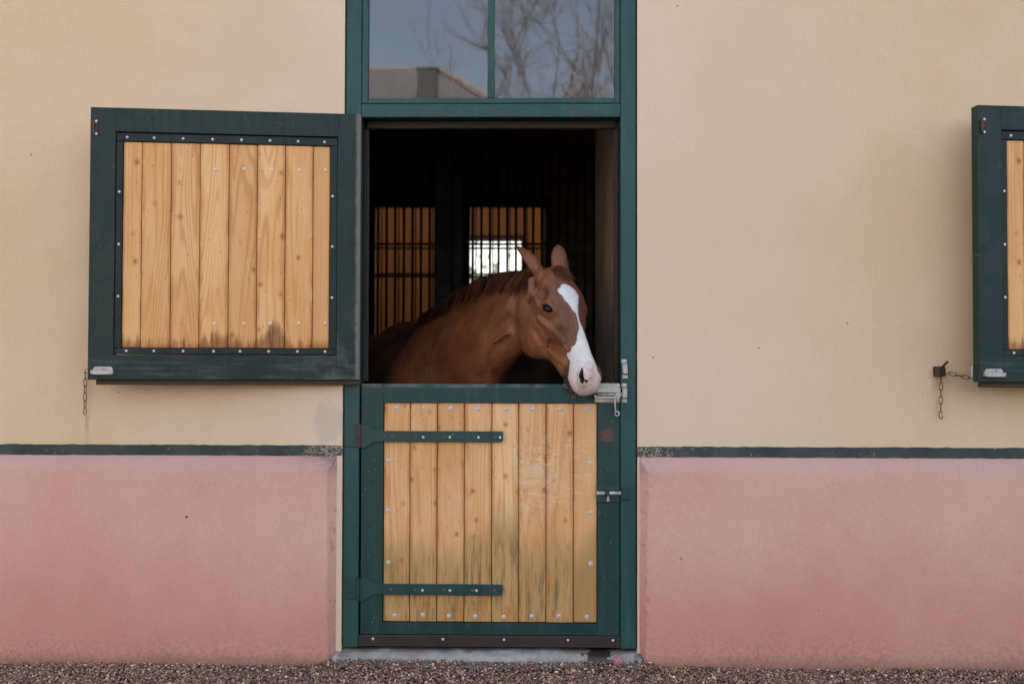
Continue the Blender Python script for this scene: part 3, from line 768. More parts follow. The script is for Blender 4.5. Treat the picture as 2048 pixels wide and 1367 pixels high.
# ---------------------------------------------------------------- upper leaf, swung open flat against the wall
def make_shutter():
    """local x: 0 at the free edge, 1.18 at the hinge; front face at local y = 0"""
    root = empty('stable_shutter', (0, 0, 0)); W, Z0, Z1 = 1.181, 1.281, 2.482
    HX = Vector((W, 0, 0))
    sh = -HX
    bm = boxes((0, .108, 0, .050, Z0, Z1, .0015), (1.078, W, 0, .050, Z0, Z1, .0015), (.1081, 1.0779, .0003, .050, 2.377, Z1, .0008), (.1081, 1.0779, .0003, .050, Z0, 1.3895, .0008))
    fr = obj('shutter_rails', bm, M['green_shutter'], root, loc=sh)
    bm = boxes((.1088, .1375, .007, .045, 1.4205, 2.3355, .002), (1.0445, 1.0772, .007, .045, 1.4205, 2.3355, .002), (.1088, 1.0772, .0062, .045, 2.336, 2.3725, .002), (.1088, 1.0772, .0062, .045, 1.3935, 1.420, .002))
    bd = obj('glazing_bead', bm, M['green_bead'], root, loc=sh)
    for x in (.156, .272, .397, .525, .652, .777, .901, 1.018): link('screw', SCREW, None, bd, (x, .0062, 2.353))
    for x in (.162, .280, .406, .538, .653, .778, .905, 1.027): link('screw', SCREW, None, bd, (x, .0062, 1.407))
    for x, zs in ((.124, (2.110, 1.878, 1.648)), (1.056, (2.108, 1.880, 1.650))):
        for z in zs: link('screw', SCREW, None, bd, (x, .007, z))
    pl = planks('plank_panel', [.138, .219, .346, .4705, .597, .7215, .845, .968, 1.044], 1.421, 2.335, .013, .040, M['wood_shutter'], root, sh, gap=.0012, seed=11)
    for x, z in [(.538, 2.219), (.662, 2.224), (.785, 2.224), (.908, 2.225), (1.024, 2.227), (.539, 1.529), (.668, 1.530), (.784, 1.533), (.909, 1.534), (1.026, 1.535)]:
        link('screw', BIG_SCREW, None, pl, (x, .0138, z))
    obj('drip_strip', boxes((.028, W-.004, .022, .062, 1.2575, 1.2805, .003)), M['rubber'], root, loc=sh)
    # rusty catch near the top of the free edge
    ct = obj('latch_catch', boxes((.012, .022, -.012, .0, 2.360, 2.420, .002), (.0223, .032, -.006, .0, 2.365, 2.415, .001)), M['rust'], root, loc=sh)
    for z in (2.362, 2.418): link('screw', SCREW, None, ct, (.027, -.0062, z))
    # zinc pull at the foot
    bm = bmesh.new()
    prism(bm, [(.020, 1.322), (.030, 1.338), (.098, 1.338), (.106, 1.330), (.106, 1.322)], -.0015, .0, .0006)
    prism(bm, [(.016, 1.3215), (.112, 1.3215), (.112, 1.306), (.100, 1.302), (.034, 1.302), (.016, 1.306)], -.018, .0, .003)
    tube(bm, arc(.068, 1.3225, .011, 0, 180, 8, -.003), .0022, 6)
    obj('pull_handle', bm, M['galv'], root, loc=sh)
    obj('back_hook', boxes((-.006, .030, .051, .060, 1.296, 1.350, .003)), M['galv'], root, loc=sh)
    return root
ANG = math.atan2(.135, 1.173)
s1 = make_shutter()
s1.location = (-.757, -.050, 0); s1.rotation_euler = (0, 0, ANG)
tag(s1, 'open upper shutter left of the horse, eight golden pine boards in full view', 'shutter', 'open upper door leaves')
s2 = copy_tree(s1); s2.location.x += BAY; s2.location.y -= .012
s2['label'] = 'dark green shutter cut off by the right edge, one board showing, chained to the wall'

# ---------------------------------------------------------------- chains
def link_pts(L, r, n=6):
    return [(r*math.cos(R(a)), 0, L/2+r*math.sin(R(a))) for a in np.linspace(0, 180, n)]+[(r*math.cos(R(a)), 0, -L/2+r*math.sin(R(a))) for a in np.linspace(180, 360, n)]
LINK_L, LINK_R, WIRE = .022, .0072, .0020
bm = tube(bmesh.new(), link_pts(LINK_L, LINK_R), WIRE, 7, closed=True)
LINK = bpy.data.meshes.new('chain_link'); bm.to_mesh(LINK); bm.free(); LINK.materials.append(M['chain']); LINK.polygons.foreach_set('use_smooth', [True]*len(LINK.polygons))
def chain(name, label, pts, group=None, first=0):
    """links strung along a path of points, turned a quarter each time"""
    P = [Vector(p) for p in pts]; root = empty(name, P[0]); tag(root, label, 'chain', group)
    pitch = LINK_L+2*LINK_R-2*WIRE*1.1
    d = [0]
    for a, b in zip(P, P[1:]): d.append(d[-1]+(b-a).length)
    def at(s):
        for i in range(len(P)-1):
            if s <= d[i+1] or i == len(P)-2: return P[i].lerp(P[i+1], (s-d[i])/(d[i+1]-d[i]))
    n = max(1, round(d[-1]/pitch)); step = d[-1]/n
    for i in range(n):
        a, b = at(i*step), at((i+1)*step); q = (b-a).to_track_quat('Z', 'Y').to_matrix().to_4x4()
        o = link('chain_link', LINK, None, root); m = Matrix.Translation((a+b)/2-P[0])@q@Matrix.Rotation(R(90*((i+first) % 2)+8), 4, 'Z')
        o.matrix_local = m
    return root
c1 = chain('chain', 'short rusty chain hanging down from the lower corner of the left shutter', [(-1.985, -.055, 1.326), (-2.012, -.030, 1.302), (-2.013, -.022, 1.285), (-2.013, -.020, 1.150)])
bm = bmesh.new(); tube(bm, [(-2.013, -.020, 1.152), (-2.019, -.020, 1.144), (-2.019, -.020, 1.124), (-2.013, -.020, 1.117), (-2.007, -.020, 1.124), (-2.007, -.020, 1.146)], .0021, 7)
obj('end_hook', bm, M['chain'], c1, smooth=True, loc=-Vector(c1.location))
c2 = chain('chain', 'chain dangling straight down from the iron wall block, open link at its end', [(1.850, -.038, 1.306), (1.851, -.030, 1.150)], first=1)
bm = bmesh.new(); tube(bm, [(1.851, -.030, 1.150), (1.844, -.030, 1.143), (1.844, -.030, 1.122), (1.850, -.030, 1.113), (1.858, -.030, 1.116), (1.860, -.030, 1.124), (1.855, -.030, 1.126)], .0024, 7)
tube(bm, [(1.851, -.030, 1.150), (1.857, -.030, 1.143), (1.858, -.030, 1.136)], .0024, 7)
obj('end_hook', bm, M['chain'], c2, smooth=True, loc=-Vector(c2.location))
chain('chain', 'chain sagging sideways from the iron wall block to the right shutter', [(1.858, -.050, 1.312), (1.872, -.075, 1.318), (1.905, -.110, 1.305), (1.935, -.150, 1.297), (1.945, -.165, 1.298)])
blk = empty('wall_catch', (1.850, 0, 1.327)); BL = Vector(blk.location)
tag(blk, 'black iron catch block with a raised lever fixed to the cream wall', 'catch')
obj('block', boxes((1.829, 1.860, -.045, .0, 1.302, 1.348, .004), (1.8605, 1.874, -.034, .0, 1.304, 1.346, .004)), M['iron'], blk, loc=-BL)
bm = bmesh.new(); tube(bm, [(1.852, -.048, 1.344), (1.862, -.050, 1.356), (1.876, -.052, 1.370)], [.0055, .0050, .0058], 8)
obj('lever', bm, M['iron'], blk, smooth=True, loc=-BL)
obj('ring', tube(bmesh.new(), [(1.848, -.046, 1.330), (1.851, -.056, 1.322), (1.851, -.054, 1.308), (1.848, -.046, 1.304)], .0024, 7), M['iron'], blk, smooth=True, loc=-BL)

# ---------------------------------------------------------------- doorstep and what lies on it
def doorstep():
    bm = bmesh.new(); prof = [(-.046, -.02), (-.044, .020), (-.040, .034), (-.032, .043), (-.020, .048), (.0, .054), (.005, .0585), (.135, .0595), (.135, -.02)]
    n = 80; rng = random.Random(2); rows = []
    for i in range(n+1):
        x = -.878+1.396*i/n; w = .0022*math.sin(x*9)+rng.uniform(-.0008, .0008)
        rows.append([bm.verts.new((x, y+w*(1 if y < 0 else 0), z+w*.6*(1 if z > 0 else 0))) for y, z in prof])
    for p, q in zip(rows, rows[1:]):
        for k in range(len(prof)-1): bm.faces.new((p[k], q[k], q[k+1], p[k+1]))
    bm.faces.new(rows[0]); bm.faces.new(rows[-1][::-1])
    bmesh.ops.recalc_face_normals(bm, faces=bm.faces[:])
    o = obj('doorstep', bm, M['concrete'], None, smooth=True)
    tag(o, 'worn grey concrete doorstep with a dark spill, under the stable door', 'doorstep')
doorstep()
bm = bmesh.new(); bmesh.ops.create_icosphere(bm, subdivisions=4, radius=.019)
rng = random.Random(8)
from mathutils import noise as mnoise
for v in bm.verts:
    d = v.co.normalized(); v.co = d*(.017+.006*mnoise.noise(d*2.2)+.003*rng.random()+.003*mnoise.noise(d*9)); v.co.z *= .95
o = obj('fluff_lump', bm, M['pink_fluff'], None, smooth=False, loc=(.404, -.064, .036))
tag(o, 'small fuzzy pink lump on the gravel by the doorstep', 'lump')
# ================================================================ horse: one continuous skin from a blended distance field
PSI, TH = R(42), R(63)
HS, HL, HUS = 1.08, 1.17, .955                            # head size, extra breadth
HF = np.array([math.sin(PSI), -math.cos(PSI), 0.0])
HZ = np.array([0, 0, 1.0])
HU = HF*math.cos(TH) - HZ*math.sin(TH)        # down the face
HN = HF*math.sin(TH) + HZ*math.cos(TH)        # out of the forehead
HW = np.cross(HF, HZ)                         # towards the horse's right side
HP = np.array([0.145, 0.075, 1.806])          # poll
HM = np.stack([HU, HN, HW])
def head_pt(u, n, w): return HP + u*HUS*HU + n*HS*HN + w*HL*HW

def build_horse_field():
    """axis samples, finer round the head"""
    def axis(lo, a, b, hi, fine, coarse):
        l = np.arange(lo, a, coarse); m = np.arange(a, b, fine); h = np.arange(b, hi+coarse, coarse)
        return np.concatenate([l, m, h]).astype(np.float64)
    gx = axis(-2.15, -0.16, 0.36, 0.46, .0046, .022)
    gy = axis(-0.36, -0.34, 0.30, 2.75, .0046, .022)
    gz = axis(-0.02, 1.15, 1.98, 2.06, .0046, .022)
    D = np.full((len(gx), len(gy), len(gz)), 0.5, np.float32)
    return gx, gy, gz, D

class Field:
    """list of primitives, evaluated either on a grid or at points"""
    def __init__(s): s.prims = []
    def add(s, fn, lo, hi, k=.03, op='u'): s.prims.append((fn, np.array(lo), np.array(hi), k, op))
    # primitives in a frame M (rows = axes) with origin o
    def ell(s, c, r, k=.03, op='u', M=None):
        c = np.array(c, float); r = np.array(r, float)
        ext = r.max()
        def fn(X, Y, Z):
            dx, dy, dz = X-c[0], Y-c[1], Z-c[2]
            if M is not None:
                a = (M[0,0]*dx+M[0,1]*dy+M[0,2]*dz)/r[0]; b = (M[1,0]*dx+M[1,1]*dy+M[1,2]*dz)/r[1]; g = (M[2,0]*dx+M[2,1]*dy+M[2,2]*dz)/r[2]
            else:
                a, b, g = dx/r[0], dy/r[1], dz/r[2]
            k0 = np.sqrt(a*a+b*b+g*g)+1e-9
            a2, b2, g2 = a/r[0], b/r[1], g/r[2]
            k1 = np.sqrt(a2*a2+b2*b2+g2*g2)+1e-9
            return k0*(k0-1)/k1
        s.add(fn, c-ext, c+ext, k, op)
    def cone(s, a, b, ra, rb, k=.03, op='u', M=None, sc=None):
        """capsule of varying radius; sc squeezes the cross-section along the unit vector given (vec, factor)"""
        a = np.array(a, float); b = np.array(b, float)
        ba = b-a; L2 = ba@ba
        def fn(X, Y, Z):
            px, py, pz = X-a[0], Y-a[1], Z-a[2]
            t = np.clip((px*ba[0]+py*ba[1]+pz*ba[2])/L2, 0, 1)
            qx, qy, qz = px-t*ba[0], py-t*ba[1], pz-t*ba[2]
            r = ra+(rb-ra)*t
            if sc is None: return np.sqrt(qx*qx+qy*qy+qz*qz)-r
            v, f = sc
            d = qx*v[0]+qy*v[1]+qz*v[2]
            q2 = qx*qx+qy*qy+qz*qz-d*d
            l = np.sqrt(np.maximum(q2, 0)+(d/f)**2)+1e-9
            # distance estimate
            g = np.sqrt(np.maximum(q2, 0)+(d/f/f)**2)+1e-9
            return (l-r)*l/g
        ext = max(ra, rb)
        s.add(fn, np.minimum(a, b)-ext, np.maximum(a, b)+ext, k, op)
    def poly(s, pts, rads, k=.03, op='u', sc=None, n=8):
        """tube along a smooth curve through pts with interpolated radii"""
        P = np.array(pts, float); r = np.array(rads, float); m = len(P)
        E = np.vstack([2*P[0]-P[1], P, 2*P[-1]-P[-2]]); out = []; ro = []
        for i in range(m-1):
            p0, p1, p2, p3 = E[i:i+4]
            for t in np.linspace(0, 1, n, endpoint=(i == m-2)):
                out.append(.5*((2*p1)+(-p0+p2)*t+(2*p0-5*p1+4*p2-p3)*t*t+(-p0+3*p1-3*p2+p3)*t**3))
                tt = t*t*(3-2*t)*.5+t*.5; ro.append(r[i]*(1-tt)+r[i+1]*tt)
        out = np.array(out); ro = np.array(ro)
        def fn(X, Y, Z):
            best = None
            for a, b, ra, rb in zip(out[:-1], out[1:], ro[:-1], ro[1:]):
                ba = b-a; L2 = ba@ba+1e-12
                px, py, pz = X-a[0], Y-a[1], Z-a[2]
                t = np.clip((px*ba[0]+py*ba[1]+pz*ba[2])/L2, 0, 1)
                qx, qy, qz = px-t*ba[0], py-t*ba[1], pz-t*ba[2]
                rr = ra+(rb-ra)*t
                if sc is None: e = np.sqrt(qx*qx+qy*qy+qz*qz)-rr
                else:
                    v, f = sc
                    d = qx*v[0]+qy*v[1]+qz*v[2]
                    q2 = np.maximum(qx*qx+qy*qy+qz*qz-d*d, 0)
                    l = np.sqrt(q2+(d/f)**2)+1e-9; g = np.sqrt(q2+(d/f/f)**2)+1e-9
                    e = (l-rr)*l/g
                best = e if best is None else np.minimum(best, e)
            return best
        ext = ro.max()
        s.add(fn, out.min(0)-ext, out.max(0)+ext, k, op)
    @staticmethod
    def comb(d, e, k, op):
        if op == 'u':
            h = np.maximum(k-np.abs(d-e), 0)/k
            return np.minimum(d, e)-h*h*k*.25
        e = -e                      # subtract
        h = np.maximum(k-np.abs(d-e), 0)/k
        return np.maximum(d, e)+h*h*k*.25
    def grid(s, gx, gy, gz, D):
        for fn, lo, hi, k, op in s.prims:
            m = k+.05
            sl = []
            for g, l, h in ((gx, lo[0]-m, hi[0]+m), (gy, lo[1]-m, hi[1]+m), (gz, lo[2]-m, hi[2]+m)):
                sl.append(slice(max(0, np.searchsorted(g, l)-1), min(len(g), np.searchsorted(g, h)+1)))
            X = gx[sl[0]][:, None, None]; Y = gy[sl[1]][None, :, None]; Z = gz[sl[2]][None, None, :]
            e = fn(X, Y, Z)
            sub = D[sl[0], sl[1], sl[2]]
            D[sl[0], sl[1], sl[2]] = s.comb(sub, e, k, op)
        return D
    def at(s, P):
        d = np.full(len(P), .5)
        for fn, lo, hi, k, op in s.prims:
            m = k+.05
            w = np.where(((P > lo-m) & (P < hi+m)).all(1))[0]
            if len(w) == 0: continue
            Q = P[w]
            d[w] = s.comb(d[w], fn(Q[:, 0], Q[:, 1], Q[:, 2]), k, op)
        return d
    def grad(s, P, d0, e=.0012):
        g = np.zeros_like(P)
        for i in range(3):
            o = np.zeros(3); o[i] = e
            g[:, i] = (s.at(P+o)-d0)/e
        return g
    def project(s, V, it=2):
        for _ in range(it):
            d = s.at(V); g = s.grad(V, d); n2 = (g*g).sum(1)+1e-6
            step = (d/n2)[:, None]*g
            l = np.linalg.norm(step, axis=1)[:, None]
            V = V-step*np.minimum(1, .006/(l+1e-9))
        return V

def surface_nets(gx, gy, gz, D):
    S = D < 0
    nx, ny, nz = D.shape
    c = S[:-1, :-1, :-1].astype(np.int8)
    cnt = np.zeros((nx-1, ny-1, nz-1), np.int8)
    for i in (0, 1):
        for j in (0, 1):
            for k in (0, 1):
                cnt += S[i:nx-1+i, j:ny-1+j, k:nz-1+k]
    act = np.argwhere((cnt > 0) & (cnt < 8))
    idx = -np.ones((nx-1, ny-1, nz-1), np.int64)
    idx[act[:, 0], act[:, 1], act[:, 2]] = np.arange(len(act))
    corners = [(i, j, k) for i in (0, 1) for j in (0, 1) for k in (0, 1)]
    val = np.stack([D[act[:, 0]+i, act[:, 1]+j, act[:, 2]+k] for i, j, k in corners], 1).astype(float)
    pos = np.stack([np.stack([gx[act[:, 0]+i], gy[act[:, 1]+j], gz[act[:, 2]+k]], 1) for i, j, k in corners], 1)
    acc = np.zeros((len(act), 3)); n = np.zeros(len(act))
    for a in range(8):
        for b in range(a+1, 8):
            if sum(abs(corners[a][q]-corners[b][q]) for q in range(3)) != 1: continue
            m = (val[:, a] < 0) != (val[:, b] < 0)
            t = val[m, a]/(val[m, a]-val[m, b])
            acc[m] += pos[m, a]+(pos[m, b]-pos[m, a])*t[:, None]; n[m] += 1
    V = acc/n[:, None]
    quads = []
    for ax in range(3):
        sl0 = [slice(None)]*3; sl1 = [slice(None)]*3
        sl0[ax] = slice(0, -1); sl1[ax] = slice(1, None)
        a, b = S[tuple(sl0)], S[tuple(sl1)]
        ch = np.argwhere(a != b)
        o1, o2 = (ax+1) % 3, (ax+2) % 3
        ch = ch[(ch[:, o1] > 0) & (ch[:, o2] > 0) & (ch[:, o1] < idx.shape[o1]) & (ch[:, o2] < idx.shape[o2])]
        def at(d1, d2):
            q = ch.copy(); q[:, o1] -= d1; q[:, o2] -= d2
            return idx[q[:, 0], q[:, 1], q[:, 2]]
        Q = np.stack([at(1, 1), at(0, 1), at(0, 0), at(1, 0)], 1)
        flip = ~a[ch[:, 0], ch[:, 1], ch[:, 2]]
        Q[flip] = Q[flip][:, ::-1]
        quads.append(Q)
    return V, np.concatenate(quads)

def horse_field():
    f = Field(); HPT = head_pt
    def he(u, n, w, ru, rn, rw, k=.03, op='u'): f.ell(HPT(u, n, w), (ru*HUS, rn*HS, rw*HL), k, op, HM)
    def hc(p, q, ra, rb, k=.03, op='u', sc=None): f.cone(HPT(*p), HPT(*q), ra*HS, rb*HS, k, op, sc=sc)
    # ---- body heading h (towards the door), withers behind
    h = np.array([.22, -.975, 0.0]); h /= np.linalg.norm(h)
    rt = np.cross(h, HZ)
    W0 = np.array([-.55, 1.0, 0.0])
    def bp(a, l, z): return W0+h*a+rt*l+HZ*z          # along heading from the withers, right, height
    Mb = np.stack([h, rt, HZ])
    f.ell(bp(-.55, 0, 1.17), (.66, .30, .335), .08, 'u', Mb)      # barrel
    f.ell(bp(.05, 0, 1.13), (.40, .25, .36), .10, 'u', Mb)        # chest
    f.ell(bp(-1.06, 0, 1.30), (.40, .29, .335), .10, 'u', Mb)      # croup
    f.cone(bp(-.70, 0, 1.515), bp(.0, 0, 1.560), .06, .05, .12)    # withers ridge
    for s in (-1, 1):
        f.ell(bp(.16, s*.16, 1.08), (.17, .11, .27), .08, 'u', Mb)    # shoulder
        f.ell(bp(-1.12, s*.17, 1.02), (.22, .13, .32), .08, 'u', Mb)  # thigh
        # fore leg
        f.cone(bp(.14, s*.15, .86), bp(.12, s*.14, .52), .085, .052, .05)
        f.cone(bp(.12, s*.14, .52), bp(.12, s*.14, .46), .055, .05, .02)
        f.cone(bp(.12, s*.14, .46), bp(.12, s*.14, .16), .036, .034, .02)
        f.cone(bp(.12, s*.14, .16), bp(.17, s*.14, .07), .042, .048, .02)
        f.cone(bp(.17, s*.14, .06), bp(.19, s*.14, .015), .055, .062, .015)
        # hind leg
        f.cone(bp(-1.10, s*.17, .86), bp(-1.30, s*.15, .56), .10, .055, .05)
        f.cone(bp(-1.30, s*.15, .56), bp(-1.33, s*.15, .48), .055, .048, .02)
        f.cone(bp(-1.33, s*.15, .48), bp(-1.26, s*.15, .16), .040, .036, .02)
        f.cone(bp(-1.26, s*.15, .16), bp(-1.20, s*.15, .07), .044, .05, .02)
        f.cone(bp(-1.20, s*.15, .06), bp(-1.18, s*.15, .015), .055, .062, .015)
    f.cone(bp(-1.44, 0, 1.36), bp(-1.56, 0, .95), .05, .055, .04); f.cone(bp(-1.56, 0, .95), bp(-1.54, 0, .45), .06, .02, .03)
    # ---- neck
    rn = np.array([-.80, -.60, 0.0]); rn /= np.linalg.norm(rn)
    top = np.array([[.06, .15, 1.792], [-.021, .265, 1.793], [-.087, .352, 1.799], [-.146, .428, 1.794], [-.244, .556, 1.771], [-.356, .702, 1.725], [-.475, .856, 1.654], [-.565, 1.01, 1.600], [-.59, 1.16, 1.585]])
    rr = np.array([.050, .055, .06, .065, .07, .075, .085, .09, .10])
    f.poly(top-np.outer(rr, (0, 0, 1)), rr, .06, sc=(rn, .62), n=5)
    f.poly([HPT(.09, -.15, 0), (-.07, .27, 1.60), (-.20, .44, 1.50), (-.36, .66, 1.38), (-.50, .86, 1.28)], [.10, .125, .155, .20, .25], .09, sc=(rn, .72), n=8)
    f.poly([(.015, .23, 1.53), (-.075, .27, 1.46), (-.175, .37, 1.37), (-.245, .47, 1.24), (-.28, .55, 1.08), (-.32, .62, .96)], [.075, .085, .105, .135, .17, .18], .07, sc=(rn, .85), n=7)
    # ---- head
    he(.055, -.070, 0, .085, .075, .070, .03)          # cranium
    he(.145, -.060, 0, .125, .062, .078, .04)          # forehead
    for s in (-1, 1):
        he(.188, -.050, s*.064, .066, .042, .040, .03) # orbit
        he(.135, -.045, s*.056, .075, .040, .036, .035) # brow
        he(.262, -.060, s*.052, .060, .036, .032, .03)  # below the orbit
        he(.220, -.185, s*.047, .160, .135, .038, .04)
        he(.200, -.235, s*.046, .125, .090, .034, .04) # masseter plate
        hc((.150, -.105, s*.066), (.33, -.090, s*.056), .030, .018, .03)   # zygomatic ridge into facial crest
    he(.19, -.13, 0, .13, .12, .055, .04)              # middle of the head
    hc((.16, -.054, 0), (.50, -.054, 0), .057, .042, .04, sc=(HW, .93))      # nasal bone
    hc((.24, -.145, 0), (.50, -.122, 0), .108, .062, .05, sc=(HW, .72))      # jaw towards the chin
    he(.545, -.080, 0, .080, .060, .048, .04)          # muzzle
    for s in (-1, 1):
        he(.562, -.050, s*.026, .044, .034, .022, .022)    # nostril wing
        he(.575, -.095, s*.022, .050, .036, .034, .022)    # upper lip sides
    he(.606, -.085, 0, .034, .042, .040, .025)         # lip tip
    he(.562, -.155, 0, .050, .030, .032, .020)         # chin and lower lip
    # ears: near (right) ear turned back, far (left) ear upright
    return f, bp

def ears(f):
    v = np.array([.55, -.70, .35]); v /= np.linalg.norm(v)
    f.poly([(.050, .075, 1.770), (.032, .068, 1.808), (.010, .074, 1.838), (-.020, .090, 1.872), (-.047, .105, 1.895), (-.056, .110, 1.905)], [.030, .038, .036, .023, .009, .005], .020, sc=(v, .5), n=4)
    v = np.array([.25, -.92, .2]); v /= np.linalg.norm(v)
    f.poly([(.160, .135, 1.765), (.152, .145, 1.815), (.147, .155, 1.855), (.146, .160, 1.880), (.144, .165, 1.901), (.143, .165, 1.909)], [.036, .042, .040, .031, .016, .007], .020, sc=(v, .5), n=4)

def build_horse_mesh():
    f, bp = horse_field()
    ears(f)
    details(f)
    gx, gy, gz, D = build_horse_field()
    f.grid(gx, gy, gz, D)
    V, Q = surface_nets(gx, gy, gz, D)
    V = f.project(V, 2)
    V = smooth_body(V, Q)
    return f, bp, V, Q
def smooth_body(V, Q):
    """iron out the field's facets behind the head"""
    E = np.concatenate([Q[:, [0, 1]], Q[:, [1, 2]], Q[:, [2, 3]], Q[:, [3, 0]]]); E = np.concatenate([E, E[:, ::-1]])
    n = np.bincount(E[:, 0], minlength=len(V))[:, None]
    q = (V-HP)@HM.T
    w = np.clip((-q[:, 1]-.12)/.10, 0, 1)*np.clip((.10-q[:, 0])/.10, 0, 1)
    w = np.maximum(w, np.clip((V[:, 1]-.22)/.10, 0, 1))*np.clip((V[:, 2]-.55)/.1, 0, 1)
    w = w[:, None]*.6
    for i in range(24):
        a = np.stack([np.bincount(E[:, 0], weights=V[E[:, 1], c], minlength=len(V)) for c in range(3)], 1)/n
        V = V+(a-V)*w
    return V

EYE_S = (.211, -.047, .099)              # middle of the eye opening on the skin
EYE_N = np.array([.02, .40, .92]); EYE_N /= np.linalg.norm(EYE_N)     # outward there (u, n, w)
def eye_frame(sgn):
    nl = EYE_N*np.array([1, 1, sgn]); al = np.array([.045, .028, -.021*sgn]); al -= nl*(al@nl); al /= np.linalg.norm(al)
    N_ = nl@HM; A_ = al@HM; B_ = np.cross(N_, A_)
    c = head_pt(EYE_S[0], EYE_S[1], sgn*EYE_S[2])-N_*.0165
    return c, A_, B_, N_
def details(f):
    HPT = head_pt
    for s in (-1, 1):
        c, A_, B_, N_ = eye_frame(s)
        Me = np.stack([A_, B_, N_])
        f.ell(c, (.0350, .0305, .0280), .022, 'u', Me)                 # lids over the eyeball
        f.ell(c+N_*.022, (.0285, .0145, .022), .005, 's', Me)          # opening between the lids
        f.poly([c+A_*-.026+B_*.020*(-s)+N_*.018, c+B_*.030*(-s)+N_*.018, c+A_*.024+B_*.022*(-s)+N_*.018], [.0015, .002, .0015], .012, 's', n=4)
        # crease behind the jaw
        f.poly([HPT(.02, -.215, s*.085), HPT(.12, -.262, s*.098), HPT(.20, -.292, s*.094), HPT(.27, -.315, s*.074)], [.004, .007, .008, .006], .045, 's', n=4)
        # nostril: comma-shaped cut with a raised rim
        f.poly([HPT(.535, -.036, s*.040), HPT(.560, -.042, s*.044), HPT(.592, -.058, s*.038)], [.010, .018, .020], .014, n=4)
        f.poly([HPT(.527, -.026, s*.048), HPT(.550, -.031, s*.053), HPT(.572, -.042, s*.054), HPT(.590, -.050, s*.046), HPT(.596, -.042, s*.038)], [.003, .007, .0105, .012, .008], .006, 's', n=4)
        # slit of the mouth
        f.poly([HPT(.500, -.132, s*.050), HPT(.535, -.130, s*.042), HPT(.575, -.127, s*.034), HPT(.612, -.124, s*.010)], [.003, .004, .004, .004], .006, 's', n=3)
        # hollow above the eye
        f.ell(HPT(.125, -.048, s*.092), (.030, .020, .012), .03, 's', HM)
        # groove in front of the cheek and under the crest
        f.cone(HPT(.35, -.130, s*.076), HPT(.43, -.105, s*.062), .006, .004, .03, 's')
        f.cone(HPT(.43, -.075, s*.052), HPT(.50, -.115, s*.052), .004, .004, .02, 's')
        # relief of the face: crest, arch behind the eye, jaw muscles, veins, lip wrinkles
        f.poly([HPT(.215, -.120, s*.092), HPT(.272, -.094, s*.087), HPT(.32, -.078, s*.073), HPT(.372, -.074, s*.055)], [.008, .010, .009, .004], .018, n=4)
        f.poly([HPT(.085, -.105, s*.086), HPT(.13, -.095, s*.094), HPT(.185, -.085, s*.098)], [.008, .011, .008], .022, n=3)
        f.poly([HPT(.255, -.170, s*.097), HPT(.335, -.160, s*.084), HPT(.378, -.142, s*.070), HPT(.418, -.127, s*.057)], [.003, .005, .005, .003], .028, 's', n=4)
        f.poly([HPT(.350, -.176, s*.082), HPT(.406, -.166, s*.060), HPT(.460, -.147, s*.052)], [.003, .004, .003], .022, 's', n=3)
        f.poly([HPT(.350, -.150, s*.072), HPT(.309, -.100, s*.0845), HPT(.268, -.058, s*.074), HPT(.245, -.030, s*.060)], [.0025, .0035, .003, .002], .010, n=4)
        f.poly([HPT(.309, -.100, s*.0845), HPT(.36, -.085, s*.060), HPT(.42, -.070, s*.052)], [.003, .003, .002], .010, n=4)
        for k_ in range(3):
            f.poly([HPT(.468+.014*k_, -.118, s*.054), HPT(.474+.014*k_, -.098, s*.056), HPT(.487+.012*k_, -.075, s*.055)], [.001, .0018, .001], .008, 's', n=3)
        for k_ in range(3):
            f.poly([HPT(.512-.013*k_, -.060, s*.055), HPT(.506-.013*k_, -.040, s*.050), HPT(.512-.013*k_, -.022, s*.038)], [.0008, .0015, .0008], .008, 's', n=3)
        f.poly([HPT(.170, -.020, s*.086), HPT(.188, -.016, s*.088), HPT(.212, -.018, s*.086)], [.001, .002, .001], .010, 's', n=3)
        f.poly([HPT(.02, -.10, s*.085), HPT(.07, -.115, s*.090), HPT(.10, -.14, s*.094)], [.012, .014, .008], .03, n=3)
    # muscles of the neck: groove along the throat and the seam under the crest
    f.poly([(-.100, .170, 1.560), (-.160, .222, 1.500), (-.215, .266, 1.410), (-.270, .325, 1.290)], [.004, .008, .009, .006], .05, 's', n=5)
    f.poly([(-.115, .205, 1.690), (-.240, .335, 1.622), (-.400, .490, 1.505), (-.485, .560, 1.330)], [.003, .007, .009, .006], .06, 's', n=5)
    # loose fold of skin on the neck below the cheek
    f.poly([(-.165, .215, 1.452), (-.142, .205, 1.466), (-.118, .188, 1.482), (-.100, .172, 1.496)], [.002, .004, .004, .002], .04, 'u', n=4)
    f.poly([(-.158, .208, 1.438), (-.132, .194, 1.452), (-.108, .176, 1.468)], [.001, .002, .001], .035, 's', n=4)


def refine(V, Q, f, centres, rad):
    """split the faces round the eyes, nostrils and mouth and settle them on the field again"""
    bm = bmesh.new(); vs = [bm.verts.new(v) for v in V]
    for q in Q: bm.faces.new([vs[i] for i in q])
    bm.faces.ensure_lookup_table()
    cs = [Vector(c) for c in centres]
    for k in range(2):
        eds = [e for e in bm.edges if any((e.verts[0].co-c).length < rad*(1-.25*k) for c in cs)]
        bmesh.ops.subdivide_edges(bm, edges=eds, cuts=1, use_grid_fill=True)
        near = [v for v in bm.verts if any((v.co-c).length < rad*1.15 for c in cs)]
        P = f.project(np.array([v.co[:] for v in near]), 2)
        for v, p in zip(near, P): v.co = p
    return bm

